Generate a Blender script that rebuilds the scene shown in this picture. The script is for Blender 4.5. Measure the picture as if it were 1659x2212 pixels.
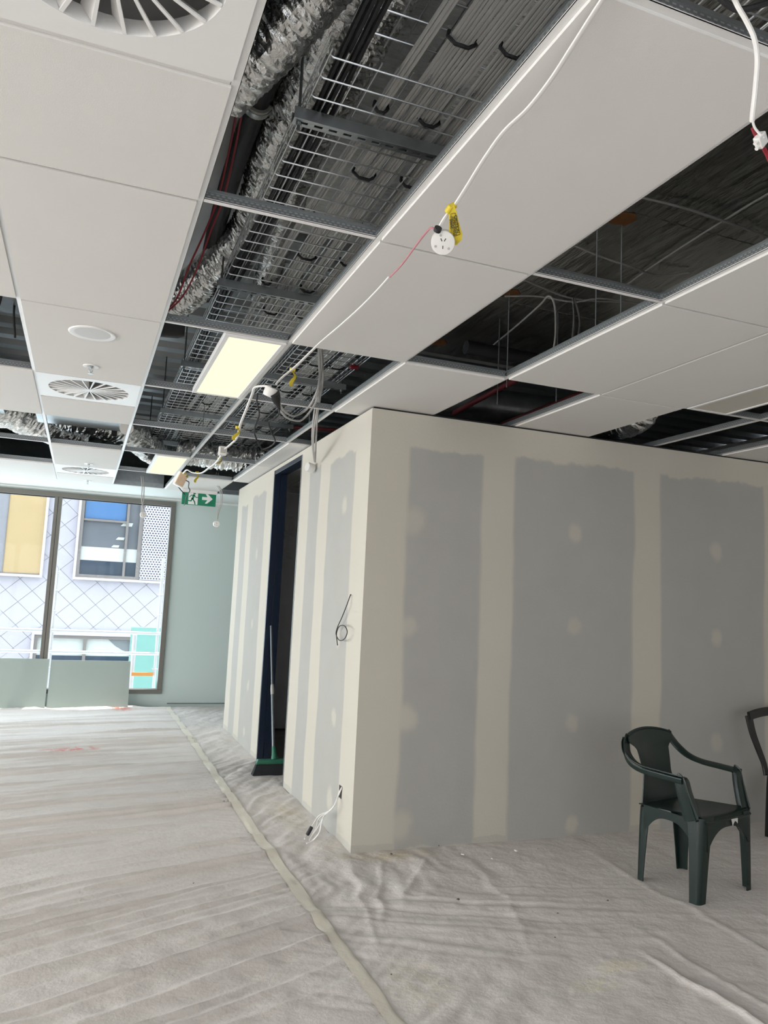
import bpy, bmesh, math, random
import numpy as np
from mathutils import Vector, Matrix

random.seed(7)
for o in list(bpy.data.objects):
    bpy.data.objects.remove(o, do_unlink=True)
SC = bpy.context.scene
COL = SC.collection

# ------------------------------------------------------------------ camera
EYE = 1.485                                   # camera height above the floor
FPX = 1684.43                                 # focal length in pixels of the 1659 x 2212 frame
R = np.array([[0.9314145291696486, -0.0844513811645397, -0.35402674385741],
              [-0.3609406134641736, -0.08929119235303996, -0.928304345922695],
              [0.046785113179883785, 0.9924187827419714, -0.11364904757761088]])
cd = bpy.data.cameras.new('camera')
cd.sensor_fit = 'HORIZONTAL'
cd.sensor_width = 36.0
cd.lens = FPX / 1659.0 * 36.0
cd.clip_start = 0.05
cd.clip_end = 200
cam = bpy.data.objects.new('camera', cd)
COL.objects.link(cam)
M4 = Matrix([list(R[0]) + [0], list(R[1]) + [0], list(R[2]) + [EYE], [0, 0, 0, 1]])
cam.matrix_world = M4
SC.camera = cam


def PX(u, v, x=None, y=None, z=None):
    """world point where the sight line of a picture point meets a plane of the place"""
    d = R @ np.array([u - 829.5, -(v - 1106.0), -FPX])
    if x is not None:
        t = x / d[0]
    elif y is not None:
        t = y / d[1]
    else:
        t = (z - EYE) / d[2]
    p = d * t
    return Vector((p[0], p[1], p[2] + EYE))


# ------------------------------------------------------------------ world, sun, daylight
world = bpy.data.worlds.new('sky')
SC.world = world
world.use_nodes = True
wn = world.node_tree
wn.nodes.clear()
wout = wn.nodes.new('ShaderNodeOutputWorld')
wbg = wn.nodes.new('ShaderNodeBackground')
wbg.inputs['Color'].default_value = (0.86, 0.92, 1.0, 1)
wbg.inputs['Strength'].default_value = 2.15
wn.links.new(wbg.outputs[0], wout.inputs[0])

sd = bpy.data.lights.new('sun', 'SUN')
sd.energy = 7.0
sd.angle = 0.009
sd.color = (1.0, 0.96, 0.9)
sun = bpy.data.objects.new('sun', sd)
COL.objects.link(sun)
sun.rotation_euler = Vector((0.23, 0.235, 1.0)).to_track_quat('Z', 'Y').to_euler()


def daylight(name, loc, rot, sx, sy, power, color):
    ld = bpy.data.lights.new(name, 'AREA')
    ld.shape = 'RECTANGLE'
    ld.size, ld.size_y = sx, sy
    ld.energy = power
    ld.color = color
    o = bpy.data.objects.new(name, ld)
    COL.objects.link(o)
    o.location = loc
    o.rotation_euler = rot
    return o


# daylight in the window band of the left outer wall
daylight('left_window_daylight', (-7.62, 0.3, 1.5), (0, -math.pi / 2, 0), 2.3, 6.2, 315, (1.0, 0.925, 0.845))
daylight('left_window_daylight', (-7.62, 7.0, 1.5), (0, -math.pi / 2, 0), 2.3, 6.4, 280, (0.96, 0.975, 1.0))
# added fill light behind the camera, lifts the partition, right tiles and floor
daylight('back_fill_light', (-0.5, -3.62, 1.5), (math.pi / 2, 0, 0), 7.0, 2.2, 26, (1.0, 0.94, 0.87))
# daylight in the far window
daylight('far_window_daylight', (-1.2, 10.72, 1.45), (-math.pi / 2, 0, 0), 4.5, 2.3, 80, (0.74, 0.9, 1.0))

vs = SC.view_settings
vs.view_transform = 'Standard'
vs.look = 'None'
vs.exposure = 0.0
vs.gamma = 1.0
vs.use_curve_mapping = False
SC.cycles.use_denoising = True
SC.cycles.max_bounces = 5
SC.cycles.diffuse_bounces = 3
SC.cycles.glossy_bounces = 3
SC.cycles.use_adaptive_sampling = True
SC.cycles.adaptive_threshold = 0.06
SC.cycles.adaptive_min_samples = 12
SC.cycles.transparent_max_bounces = 12
SC.cycles.caustics_reflective = False
SC.cycles.caustics_refractive = False
SC.cycles.sample_clamp_indirect = 6.0


# ------------------------------------------------------------------ materials
class NT:
    def __init__(s, name):
        s.m = bpy.data.materials.new(name)
        s.m.use_nodes = True
        s.t = s.m.node_tree
        s.t.nodes.clear()
        s.out = s.n('ShaderNodeOutputMaterial')

    def n(s, typ, **kw):
        nd = s.t.nodes.new(typ)
        for k, v in kw.items():
            setattr(nd, k, v)
        return nd

    def l(s, a, b):
        s.t.links.new(a, b)

    def put(s, sock, v):
        if hasattr(v, 'links') or hasattr(v, 'is_output'):
            s.l(v, sock)
        else:
            sock.default_value = v

    def math(s, op, a, b=0.0, clamp=False):
        nd = s.n('ShaderNodeMath', operation=op)
        nd.use_clamp = clamp
        s.put(nd.inputs[0], a)
        s.put(nd.inputs[1], b)
        return nd.outputs[0]

    def sm(s, v, a, b, o0=0.0, o1=1.0):
        nd = s.n('ShaderNodeMapRange', interpolation_type='SMOOTHSTEP')
        s.put(nd.inputs['Value'], v)
        nd.inputs['From Min'].default_value = a
        nd.inputs['From Max'].default_value = b
        nd.inputs['To Min'].default_value = o0
        nd.inputs['To Max'].default_value = o1
        return nd.outputs[0]

    def noise(s, vec, scale, detail=3.0, rough=0.5):
        nd = s.n('ShaderNodeTexNoise')
        s.l(vec, nd.inputs['Vector'])
        nd.inputs['Scale'].default_value = scale
        nd.inputs['Detail'].default_value = detail
        nd.inputs['Roughness'].default_value = rough
        return nd.outputs['Fac']

    def pos(s):
        return s.n('ShaderNodeTexCoord').outputs['Object']

    def scaled(s, vec, sc):
        nd = s.n('ShaderNodeVectorMath', operation='MULTIPLY')
        s.l(vec, nd.inputs[0])
        nd.inputs[1].default_value = sc
        return nd.outputs[0]

    def sep(s, vec):
        nd = s.n('ShaderNodeSeparateXYZ')
        s.l(vec, nd.inputs[0])
        return nd.outputs

    def mix(s, fac, a, b):
        nd = s.n('ShaderNodeMix', data_type='RGBA')
        s.put(nd.inputs[0], fac)
        s.put(nd.inputs[6], a if hasattr(a, 'is_output') else (*a, 1))
        s.put(nd.inputs[7], b if hasattr(b, 'is_output') else (*b, 1))
        return nd.outputs[2]

    def bsdf(s, color, rough=0.6, metal=0.0, spec=0.5, height=None, dist=0.002, strength=1.0):
        b = s.n('ShaderNodeBsdfPrincipled')
        s.put(b.inputs['Base Color'], color if hasattr(color, 'is_output') else (*color, 1))
        s.put(b.inputs['Roughness'], rough)
        s.put(b.inputs['Metallic'], metal)
        b.inputs['Specular IOR Level'].default_value = spec
        if height is not None:
            bp = s.n('ShaderNodeBump')
            bp.inputs['Distance'].default_value = dist
            bp.inputs['Strength'].default_value = strength
            s.l(height, bp.inputs['Height'])
            s.l(bp.outputs[0], b.inputs['Normal'])
        s.l(b.outputs[0], s.out.inputs[0])
        return b


def simple(name, color, rough=0.5, metal=0.0, spec=0.5, var=0.06, scale=8.0, bump=0.0, bscale=80.0):
    t = NT(name)
    p = t.pos()
    f = t.noise(p, scale, 4)
    a = tuple(max(0, c * (1 - var)) for c in color)
    b = tuple(min(1, c * (1 + var)) for c in color)
    h = t.noise(p, bscale, 3) if bump else None
    t.bsdf(t.mix(f, a, b), rough, metal, spec, h, bump)
    return t.m


M = {}
M['tile'] = simple('ceiling_tile_white', (0.76, 0.745, 0.715), 0.85, spec=0.2, var=0.02, scale=3, bump=0.00025, bscale=350)
M['white'] = simple('white_powder_coat', (0.82, 0.815, 0.80), 0.4, var=0.015)
M['plastic_white'] = simple('white_plastic', (0.80, 0.79, 0.76), 0.35, var=0.02)
M['plastic_grey'] = simple('grey_sheath', (0.45, 0.44, 0.42), 0.5, var=0.04)
M['galv'] = simple('galvanised_steel', (0.42, 0.45, 0.46), 0.38, 0.9, var=0.18, scale=25, bump=0.0003, bscale=60)
M['galv_dark'] = simple('dull_steel', (0.22, 0.235, 0.24), 0.5, 0.7, var=0.15, scale=15)
M['wire'] = simple('tray_wire', (0.74, 0.76, 0.78), 0.32, 0.9, var=0.08, scale=20)
M['black'] = simple('black_rubber', (0.018, 0.018, 0.02), 0.6, var=0.2)
M['navy'] = simple('navy_door_frame_paint', (0.008, 0.016, 0.036), 0.35, var=0.1)
M['red'] = simple('red_sheath', (0.28, 0.02, 0.03), 0.45, var=0.1)
M['pink'] = simple('pink_sheath', (0.55, 0.22, 0.25), 0.5, var=0.05)
M['red_pipe'] = simple('dark_red_pipe', (0.16, 0.025, 0.03), 0.45, var=0.1)
M['yellow'] = simple('yellow_tag', (0.72, 0.56, 0.04), 0.45, var=0.06, scale=30)
M['print'] = simple('black_print', (0.03, 0.03, 0.02), 0.7, var=0.05)
M['brown'] = simple('brown_tape', (0.23, 0.10, 0.03), 0.5, var=0.25, scale=40)
M['beige'] = simple('peach_paper', (0.78, 0.58, 0.42), 0.6, var=0.12, scale=40)
M['green_sign'] = simple('exit_green', (0.005, 0.22, 0.11), 0.35, var=0.04)
M['sign_white'] = simple('sign_white', (0.85, 0.85, 0.85), 0.35, var=0.02)
M['chair'] = simple('dark_green_resin', (0.006, 0.019, 0.016), 0.36, var=0.25, scale=14, bump=0.0004, bscale=220)
M['chair2'] = simple('black_resin', (0.010, 0.011, 0.012), 0.4, var=0.2, scale=14, bump=0.0004, bscale=220)
M['green_broom'] = simple('green_plastic', (0.03, 0.16, 0.10), 0.4, var=0.1)
M['bristle'] = simple('black_bristles', (0.02, 0.022, 0.025), 0.9, var=0.5, scale=120, bump=0.004, bscale=200)
M['steel_pole'] = simple('grey_pole', (0.20, 0.22, 0.23), 0.35, 0.6, var=0.1)
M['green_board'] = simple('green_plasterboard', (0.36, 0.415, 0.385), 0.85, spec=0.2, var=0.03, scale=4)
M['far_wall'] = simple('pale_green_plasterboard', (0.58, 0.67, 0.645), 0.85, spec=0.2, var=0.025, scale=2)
M['set_ceiling'] = simple('pale_plaster_ceiling', (0.76, 0.80, 0.78), 0.85, spec=0.2, var=0.015, scale=2)
M['plain_wall'] = simple('plain_plaster', (0.72, 0.70, 0.66), 0.85, spec=0.2, var=0.02, scale=2)
M['room_wall'] = simple('grey_plasterboard', (0.74, 0.74, 0.73), 0.85, spec=0.2, var=0.03, scale=2)
M['bronze'] = simple('bronze_aluminium', (0.17, 0.16, 0.14), 0.42, 0.3, var=0.05)
M['concrete'] = simple('concrete', (0.30, 0.30, 0.29), 0.9, var=0.15, scale=3, bump=0.003, bscale=20)
M['scaffold'] = simple('scaffold_tube', (0.72, 0.72, 0.74), 0.4, 0.3, var=0.05)
M['orange'] = simple('orange_board', (0.75, 0.32, 0.08), 0.6, var=0.1)
M['teal'] = simple('teal_sheet', (0.30, 0.62, 0.57), 0.6, var=0.06)
M['clad'] = simple('white_cladding', (0.66, 0.65, 0.72), 0.4, var=0.03, scale=2)
M['clad_back'] = simple('cladding_backing', (0.42, 0.42, 0.47), 0.7)
M['reveal'] = simple('white_reveal', (0.78, 0.78, 0.84), 0.4, var=0.02)
M['fac_frame'] = simple('taupe_window_frame', (0.28, 0.26, 0.25), 0.5, var=0.04)
M['gold'] = simple('gold_panel', (0.62, 0.47, 0.25), 0.35, var=0.06, scale=1.5)
M['grey_panel'] = simple('grey_panel', (0.36, 0.37, 0.41), 0.4, var=0.04)
M['fac_room'] = simple('office_grey', (0.22, 0.23, 0.27), 0.7, var=0.06)
M['fac_white'] = simple('office_reflection_white', (0.92, 0.93, 0.92), 0.5, var=0.02)
M['fac_dark'] = simple('navy_reflection', (0.035, 0.06, 0.11), 0.3, var=0.15)  # colour of the dark reflections in the facade glass
M['fac_blue'] = simple('office_blue', (0.10, 0.26, 0.58), 0.4, var=0.08)
M['debris'] = simple('plaster_crumbs', (0.10, 0.09, 0.08), 0.9)
M['chip'] = simple('plaster_chip', (0.80, 0.78, 0.74), 0.9)
M['tag_white'] = simple('torn_label', (0.75, 0.75, 0.73), 0.6)
M['pvc'] = simple('grey_pvc', (0.42, 0.42, 0.38), 0.4)
M['diffuser_box'] = simple('grey_diffuser_box', (0.62, 0.62, 0.61), 0.7)
M['hole'] = simple('wall_cavity', (0.05, 0.05, 0.05), 0.9)


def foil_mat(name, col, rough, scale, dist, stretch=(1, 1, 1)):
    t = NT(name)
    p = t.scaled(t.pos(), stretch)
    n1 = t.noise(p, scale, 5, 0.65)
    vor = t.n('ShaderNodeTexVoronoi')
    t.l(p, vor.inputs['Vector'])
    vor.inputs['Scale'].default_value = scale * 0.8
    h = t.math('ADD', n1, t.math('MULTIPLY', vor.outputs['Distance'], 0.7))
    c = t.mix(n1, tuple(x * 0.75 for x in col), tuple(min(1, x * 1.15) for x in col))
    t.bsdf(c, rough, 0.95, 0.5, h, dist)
    return t.m


M['foil'] = foil_mat('crinkled_foil', (0.82, 0.83, 0.82), 0.2, 28, 0.006)
M['foil_flat'] = foil_mat('foil_facing', (0.9, 0.91, 0.9), 0.28, 30, 0.008, (0.5, 2.0, 1.0))
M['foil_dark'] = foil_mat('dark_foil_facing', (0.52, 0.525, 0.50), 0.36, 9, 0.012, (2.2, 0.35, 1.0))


def rail_web():
    t = NT('punched_rail_steel')
    p = t.sep(t.pos())
    # two staggered rows of punched dashes along the rail
    def row(z0, shift):
        s = t.math('FRACT', t.math('MULTIPLY', t.math('ADD', t.math('ADD', p[0], p[1]), shift), 55.0))
        a = t.math('LESS_THAN', t.math('ABSOLUTE', t.math('SUBTRACT', s, 0.5)), 0.28)
        b = t.math('LESS_THAN', t.math('ABSOLUTE', t.math('SUBTRACT', p[2], z0)), 0.0022)
        return t.math('MULTIPLY', a, b)
    m = t.math('ADD', row(2.7255, 0.0), row(2.7345, 0.009), True)
    c = t.mix(m, (0.30, 0.32, 0.325), (0.56, 0.57, 0.57))
    t.bsdf(c, 0.4, 0.75)
    return t.m


M['web'] = rail_web()


def deck_mat():
    t = NT('steel_decking')
    p = t.pos()
    n1 = t.noise(p, 4, 4)
    t.bsdf(t.mix(n1, (0.36, 0.39, 0.40), (0.52, 0.55, 0.56)), 0.42, 0.6)
    return t.m


M['deck'] = deck_mat()


def plaster_mat(name, ax, boards, spots, seed):
    """paper faced plasterboard; everything outside the bare board areas is cream jointing compound"""
    t = NT(name)
    p = t.pos()
    s = t.sep(p)
    wob = t.math('MULTIPLY', t.math('SUBTRACT', t.noise(t.scaled(p, (1, 1, 0.45)), 3.2 + seed, 3), 0.5), 0.075)
    wob2 = t.math('MULTIPLY', t.math('SUBTRACT', t.noise(p, 9.0 + seed, 4, 0.6), 0.5), 0.085)
    a = t.math('ADD', s[ax], wob)
    z = t.math('ADD', s[2], t.math('ADD', wob, wob2))
    mask = None
    for (x0, x1, z0, z1, ft) in boards:
        m = t.math('MULTIPLY', t.math('MULTIPLY', t.sm(a, x0 - ft, x0 + ft), t.sm(a, x1 + ft, x1 - ft)),
                   t.math('MULTIPLY', t.sm(z, z0 - 0.012, z0 + 0.012), t.sm(z, z1 + 0.014, z1 - 0.014)))
        mask = m if mask is None else t.math('MAXIMUM', mask, m)
    low = t.sm(t.math('ADD', s[2], t.math('MULTIPLY', wob2, 0.5)), 0.05, 0.042)
    mask = t.math('MAXIMUM', mask, t.math('MULTIPLY', low, 0.5))
    for (cx, cz, r, k) in spots:
        dx = t.math('SUBTRACT', t.math('ADD', s[ax], wob2), cx)
        dz = t.math('MULTIPLY', t.math('SUBTRACT', t.math('ADD', s[2], wob), cz), 0.85)
        d = t.math('SQRT', t.math('ADD', t.math('MULTIPLY', dx, dx), t.math('MULTIPLY', dz, dz)))
        mask = t.math('MULTIPLY', mask, t.sm(d, r * 0.30, r * 0.85, 1 - k * 0.9, 1.0))
    big = t.noise(p, 1.6, 3)
    comp = t.mix(big, (0.575, 0.545, 0.465), (0.62, 0.59, 0.52))
    thin = t.noise(p, 5.0, 4)
    board = t.mix(thin, (0.425, 0.42, 0.388), (0.465, 0.46, 0.435))
    col = t.mix(mask, comp, board)
    t.bsdf(col, 0.85, 0, 0.2, t.noise(p, 60, 4), 0.0006)
    return t.m


FR_B = [(1.885, 2.415, 0.0, 2.47, 0.018), (2.655, 3.625, -0.1, 2.49, 0.018), (3.865, 4.84, -0.1, 2.50, 0.018), (5.08, 6.1, -0.1, 2.5, 0.018)]
FR_S = [(3.13, 2.01, 0.085, 0.75), (3.14, 1.38, 0.08, 0.6), (3.14, 0.73, 0.08, 0.6), (3.15, 0.08, 0.085, 0.9),
        (4.38, 1.98, 0.09, 0.75), (4.38, 1.33, 0.09, 0.75), (4.38, 0.58, 0.095, 0.7),
        (1.93, 2.0, 0.12, 0.6), (1.92, 1.33, 0.09, 0.65), (1.93, 0.77, 0.11, 0.9), (1.92, 0.14, 0.12, 0.7)]
M['front_plaster'] = plaster_mat('front_plasterboard', 0, FR_B, FR_S, 0.0)
SD_B = [(4.80, 5.36, -0.1, 2.46, 0.014), (5.60, 5.90, -0.1, 2.49, 0.014), (7.46, 8.10, -0.1, 2.50, 0.014), (8.36, 8.68, -0.1, 2.46, 0.014)]
SD_S = [(4.98, 2.12, 0.08, 0.8), (4.97, 1.22, 0.08, 0.7), (4.97, 0.72, 0.08, 0.8), (4.97, 0.20, 0.1, 0.9), (7.75, 1.9, 0.08, 0.6), (7.75, 1.2, 0.07, 0.6), (7.75, 0.6, 0.08, 0.7), (7.8, 0.15, 0.07, 0.8)]
M['side_plaster'] = plaster_mat('side_plasterboard', 1, SD_B, SD_S, 1.0)


def sheet_mat():
    t = NT('cotton_drop_sheet')
    p = t.pos()
    s = t.sep(p)
    big = t.noise(p, 1.1, 4)
    blot = t.noise(p, 7.0, 5, 0.6)
    c = t.mix(big, (0.74, 0.685, 0.65), (0.80, 0.755, 0.72))
    c = t.mix(t.sm(blot, 0.45, 0.75, 0.0, 0.35), c, (0.84, 0.81, 0.785))

    def blob(cx, cy, rx, ry, col, k, c, ns=22.0):
        dx = t.math('DIVIDE', t.math('SUBTRACT', s[0], cx), rx)
        dy = t.math('DIVIDE', t.math('SUBTRACT', s[1], cy), ry)
        d = t.math('SQRT', t.math('ADD', t.math('MULTIPLY', dx, dx), t.math('MULTIPLY', dy, dy)))
        m = t.sm(d, 1.0, 0.2)
        m = t.math('MULTIPLY', m, t.sm(t.noise(p, ns, 5, 0.7), 0.38, 0.58))
        return t.mix(t.math('MULTIPLY', m, k), c, col)
    c = blob(0.14, 7.86, 0.22, 0.10, (0.75, 0.10, 0.09), 0.9, c, 14)
    c = blob(-0.02, 7.80, 0.26, 0.10, (0.75, 0.14, 0.10), 0.75, c, 16)
    c = blob(0.60, 10.32, 0.22, 0.16, (0.75, 0.15, 0.10), 0.9, c, 10)
    # plaster dust along the partition and a spill on the right
    c = blob(1.45, 5.35, 0.16, 0.55, (0.66, 0.60, 0.47), 0.7, c, 12)
    c = blob(1.80, 4.42, 0.45, 0.14, (0.66, 0.58, 0.45), 0.8, c, 16)
    c = blob(2.05, 2.76, 0.16, 0.09, (0.86, 0.80, 0.66), 0.95, c, 30)
    c = blob(2.25, 2.86, 0.17, 0.09, (0.86, 0.80, 0.66), 0.95, c, 30)
    c = blob(1.36, 2.95, 0.2, 0.3, (0.80, 0.74, 0.60), 0.5, c, 18)
    wv = t.noise(t.scaled(p, (1, 1, 1)), 900, 2)
    cr = t.noise(p, 38, 5, 0.6)
    h = t.math('ADD', t.math('MULTIPLY', wv, 0.12), cr)
    t.bsdf(c, 0.95, 0, 0.1, h, 0.0035, 1.0)
    return t.m


M['sheet'] = sheet_mat()
M['tape'] = simple('masking_tape', (0.80, 0.75, 0.645), 0.6, var=0.08, scale=12, bump=0.001, bscale=60)


def glass_mat():
    t = NT('window_glass')
    tr = t.n('ShaderNodeBsdfTransparent')
    tr.inputs[0].default_value = (0.97, 0.985, 0.98, 1)
    gl = t.n('ShaderNodeBsdfGlossy')
    gl.inputs['Roughness'].default_value = 0.02
    lw = t.n('ShaderNodeLayerWeight')
    lw.inputs['Blend'].default_value = 0.5
    fr = t.math('ADD', t.math('MULTIPLY', t.math('POWER', lw.outputs['Facing'], 5.0), 0.6), 0.012)
    mx = t.n('ShaderNodeMixShader')
    t.l(fr, mx.inputs[0])
    t.l(tr.outputs[0], mx.inputs[1])
    t.l(gl.outputs[0], mx.inputs[2])
    t.l(mx.outputs[0], t.out.inputs[0])
    return t.m


M['glass'] = glass_mat()


def emit_mat(name, col, st):
    t = NT(name)
    e = t.n('ShaderNodeEmission')
    e.inputs[0].default_value = (*col, 1)
    e.inputs[1].default_value = st
    t.l(e.outputs[0], t.out.inputs[0])
    return t.m


M['lamp'] = emit_mat('lit_diffuser', (1.0, 0.94, 0.70), 1.1)
M['lamp_off'] = simple('unlit_diffuser', (0.60, 0.57, 0.50), 0.4, var=0.02)


def perf_mat():
    t = NT('perforated_screen')
    p = t.sep(t.pos())
    k = 15.0
    row = t.math('MULTIPLY', p[2], k * 1.15)
    off = t.math('MULTIPLY', t.math('FLOOR', row), 0.5)
    fx = t.math('SUBTRACT', t.math('FRACT', t.math('ADD', t.math('MULTIPLY', p[0], k), off)), 0.5)
    fz = t.math('SUBTRACT', t.math('FRACT', row), 0.5)
    d = t.math('SQRT', t.math('ADD', t.math('MULTIPLY', fx, fx), t.math('MULTIPLY', fz, fz)))
    m = t.math('LESS_THAN', d, 0.33)
    t.bsdf(t.mix(m, (0.72, 0.72, 0.78), (0.10, 0.11, 0.16)), 0.45)
    return t.m


M['perf'] = perf_mat()


# ------------------------------------------------------------------ mesh helpers
def tag(o, label=None, cat=None, group=None, kind=None):
    if label:
        o['label'] = label
    if cat:
        o['category'] = cat
    if group:
        o['group'] = group
    if kind:
        o['kind'] = kind
    return o


def empty(name, loc=(0, 0, 0), rz=0.0, parent=None):
    o = bpy.data.objects.new(name, None)
    o.empty_display_size = 0.05
    COL.objects.link(o)
    o.location = loc
    o.rotation_euler = (0, 0, rz)
    if parent:
        o.parent = parent
    return o


class MB:
    """collects shapes, then links them as one mesh object"""

    def __init__(s):
        s.v, s.f, s.mi = [], [], []

    def add(s, verts, faces, mi=0):
        b = len(s.v)
        s.v += [tuple(v) for v in verts]
        s.f += [tuple(b + i for i in f) for f in faces]
        s.mi += [mi] * len(faces)
        return s

    def box(s, x0, x1, y0, y1, z0, z1, mi=0):
        v = [(x0, y0, z0), (x1, y0, z0), (x1, y1, z0), (x0, y1, z0), (x0, y0, z1), (x1, y0, z1), (x1, y1, z1), (x0, y1, z1)]
        return s.add(v, [(0, 3, 2, 1), (4, 5, 6, 7), (0, 1, 5, 4), (1, 2, 6, 5), (2, 3, 7, 6), (3, 0, 4, 7)], mi)

    def tube(s, pts, r, n=8, caps=True, mi=0, flat=None):
        """round tube along a polyline; r number or list; flat=(a,b) gives an oval section"""
        pts = [Vector(p) for p in pts]
        m = len(pts)
        rr = r if isinstance(r, (list, tuple)) else [r] * m
        vs, fs = [], []
        up = None
        for i, p in enumerate(pts):
            d = (pts[min(i + 1, m - 1)] - pts[max(i - 1, 0)])
            if d.length < 1e-9:
                d = Vector((0, 0, 1))
            d.normalize()
            if up is None:
                up = Vector((0, 0, 1)) if abs(d.z) < 0.9 else Vector((1, 0, 0))
            a = d.cross(up)
            if a.length < 1e-6:
                a = d.orthogonal()
            a.normalize()
            b = a.cross(d).normalized()
            up = b
            fa, fb = flat if flat else (1, 1)
            for k in range(n):
                t = 2 * math.pi * k / n
                vs.append(p + a * (math.cos(t) * rr[i] * fa) + b * (math.sin(t) * rr[i] * fb))
        for i in range(m - 1):
            for k in range(n):
                k2 = (k + 1) % n
                fs.append((i * n + k, i * n + k2, (i + 1) * n + k2, (i + 1) * n + k))
        if caps:
            fs.append(tuple(range(n - 1, -1, -1)))
            fs.append(tuple((m - 1) * n + k for k in range(n)))
        return s.add(vs, fs, mi)

    def loft(s, secs, closed=True, caps=True, mi=0):
        n = len(secs[0])
        vs = [v for sec in secs for v in sec]
        fs = []
        for i in range(len(secs) - 1):
            for k in range(n if closed else n - 1):
                k2 = (k + 1) % n
                fs.append((i * n + k, i * n + k2, (i + 1) * n + k2, (i + 1) * n + k))
        if caps and closed:
            fs.append(tuple(range(n - 1, -1, -1)))
            fs.append(tuple((len(secs) - 1) * n + k for k in range(n)))
        return s.add(vs, fs, mi)

    def lathe(s, prof, n=32, c=(0, 0, 0), mi=0):
        vs, fs = [], []
        for (r, z) in prof:
            for k in range(n):
                t = 2 * math.pi * k / n
                vs.append((c[0] + r * math.cos(t), c[1] + r * math.sin(t), c[2] + z))
        for i in range(len(prof) - 1):
            for k in range(n):
                k2 = (k + 1) % n
                fs.append((i * n + k, i * n + k2, (i + 1) * n + k2, (i + 1) * n + k))
        fs.append(tuple(range(n - 1, -1, -1)))
        fs.append(tuple((len(prof) - 1) * n + k for k in range(n)))
        return s.add(vs, fs, mi)

    def prism(s, poly, y0, y1, mi=0):
        """polygon in x,z extruded along y"""
        n = len(poly)
        vs = [(x, y0, z) for x, z in poly] + [(x, y1, z) for x, z in poly]
        fs = [tuple(range(n)), tuple(range(2 * n - 1, n - 1, -1))]
        fs += [(i, i + n, (i + 1) % n + n, (i + 1) % n) for i in range(n)]
        return s.add(vs, fs, mi)

    def mesh(s, name, mats, smooth=False, fix=True):
        me = bpy.data.meshes.new(name)
        me.from_pydata(s.v, [], s.f)
        for m in (mats if isinstance(mats, (list, tuple)) else [mats]):
            me.materials.append(m)
        me.polygons.foreach_set('material_index', s.mi)
        if fix:
            bm = bmesh.new()
            bm.from_mesh(me)
            bmesh.ops.recalc_face_normals(bm, faces=bm.faces)
            bm.to_mesh(me)
            bm.free()
        if smooth:
            me.polygons.foreach_set('use_smooth', [True] * len(me.polygons))
        me.update()
        return me

    def build(s, name, mats, parent=None, smooth=False, bevel=0.0, fix=True):
        o = bpy.data.objects.new(name, s.mesh(name, mats, smooth, fix))
        COL.objects.link(o)
        if parent:
            o.parent = parent
        if bevel:
            b = o.modifiers.new('bevel', 'BEVEL')
            b.width = bevel
            b.segments = 2
            b.limit_method = 'ANGLE'
        if smooth and not bevel:
            try:
                o.data.set_sharp_from_angle(angle=0.7)
            except Exception:
                pass
        return o


def inst(src, name, parent, loc=(0, 0, 0), rz=0.0):
    o = bpy.data.objects.new(name, src)
    COL.objects.link(o)
    o.location = loc
    o.rotation_euler = (0, 0, rz)
    if parent:
        o.parent = parent
    return o


def spline(pts, n=12):
    """Catmull-Rom through points"""
    P = [Vector(p) for p in pts]
    if len(P) < 3:
        return P
    P = [P[0] * 2 - P[1]] + P + [P[-1] * 2 - P[-2]]
    out = []
    for i in range(1, len(P) - 2):
        for k in range(n):
            t = k / n
            a, b, c, d = P[i - 1], P[i], P[i + 1], P[i + 2]
            out.append(0.5 * ((2 * b) + (c - a) * t + (2 * a - 5 * b + 4 * c - d) * t * t + (3 * b - a - 3 * c + d) * t ** 3))
    out.append(P[-2])
    return out


# ------------------------------------------------------------------ dimensions of the place
ZC = 2.7095                                    # underside of the ceiling grid
def XR(i): return 0.2455 + 0.6 * i             # main rails
def YK(k): return 2.392 + 1.21 * k             # cross rails
XW, YW = 1.612, 4.5154                         # faces of the partition
YF = 10.65                                     # far wall
ZS = 3.52                                      # slab soffit
X0, X1, Y0 = -7.6, 7.0, -3.6

# ------------------------------------------------------------------ structure
fl = MB().box(X0, X1, Y0, YF + 0.2, -0.25, -0.02).build('floor', M['concrete'])
tag(fl, kind='structure')

# slab above with ribbed steel decking
slab = MB()
slab.box(X0 - 0.3, X1 + 0.3, Y0 - 0.3, YF + 0.3, ZS + 0.06, ZS + 0.25)
y = Y0
while y < YF:
    poly = [(y, ZS + 0.06), (y + 0.03, ZS), (y + 0.15, ZS), (y + 0.18, ZS + 0.06)]
    vs = [(X0 - 0.2, a, b) for a, b in poly] + [(X1 + 0.2, a, b) for a, b in poly]
    slab.add(vs, [(0, 1, 5, 4), (1, 2, 6, 5), (2, 3, 7, 6)])
    y += 0.30
o = slab.build('ceiling_slab', M['deck'])
tag(o, kind='structure')

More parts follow.
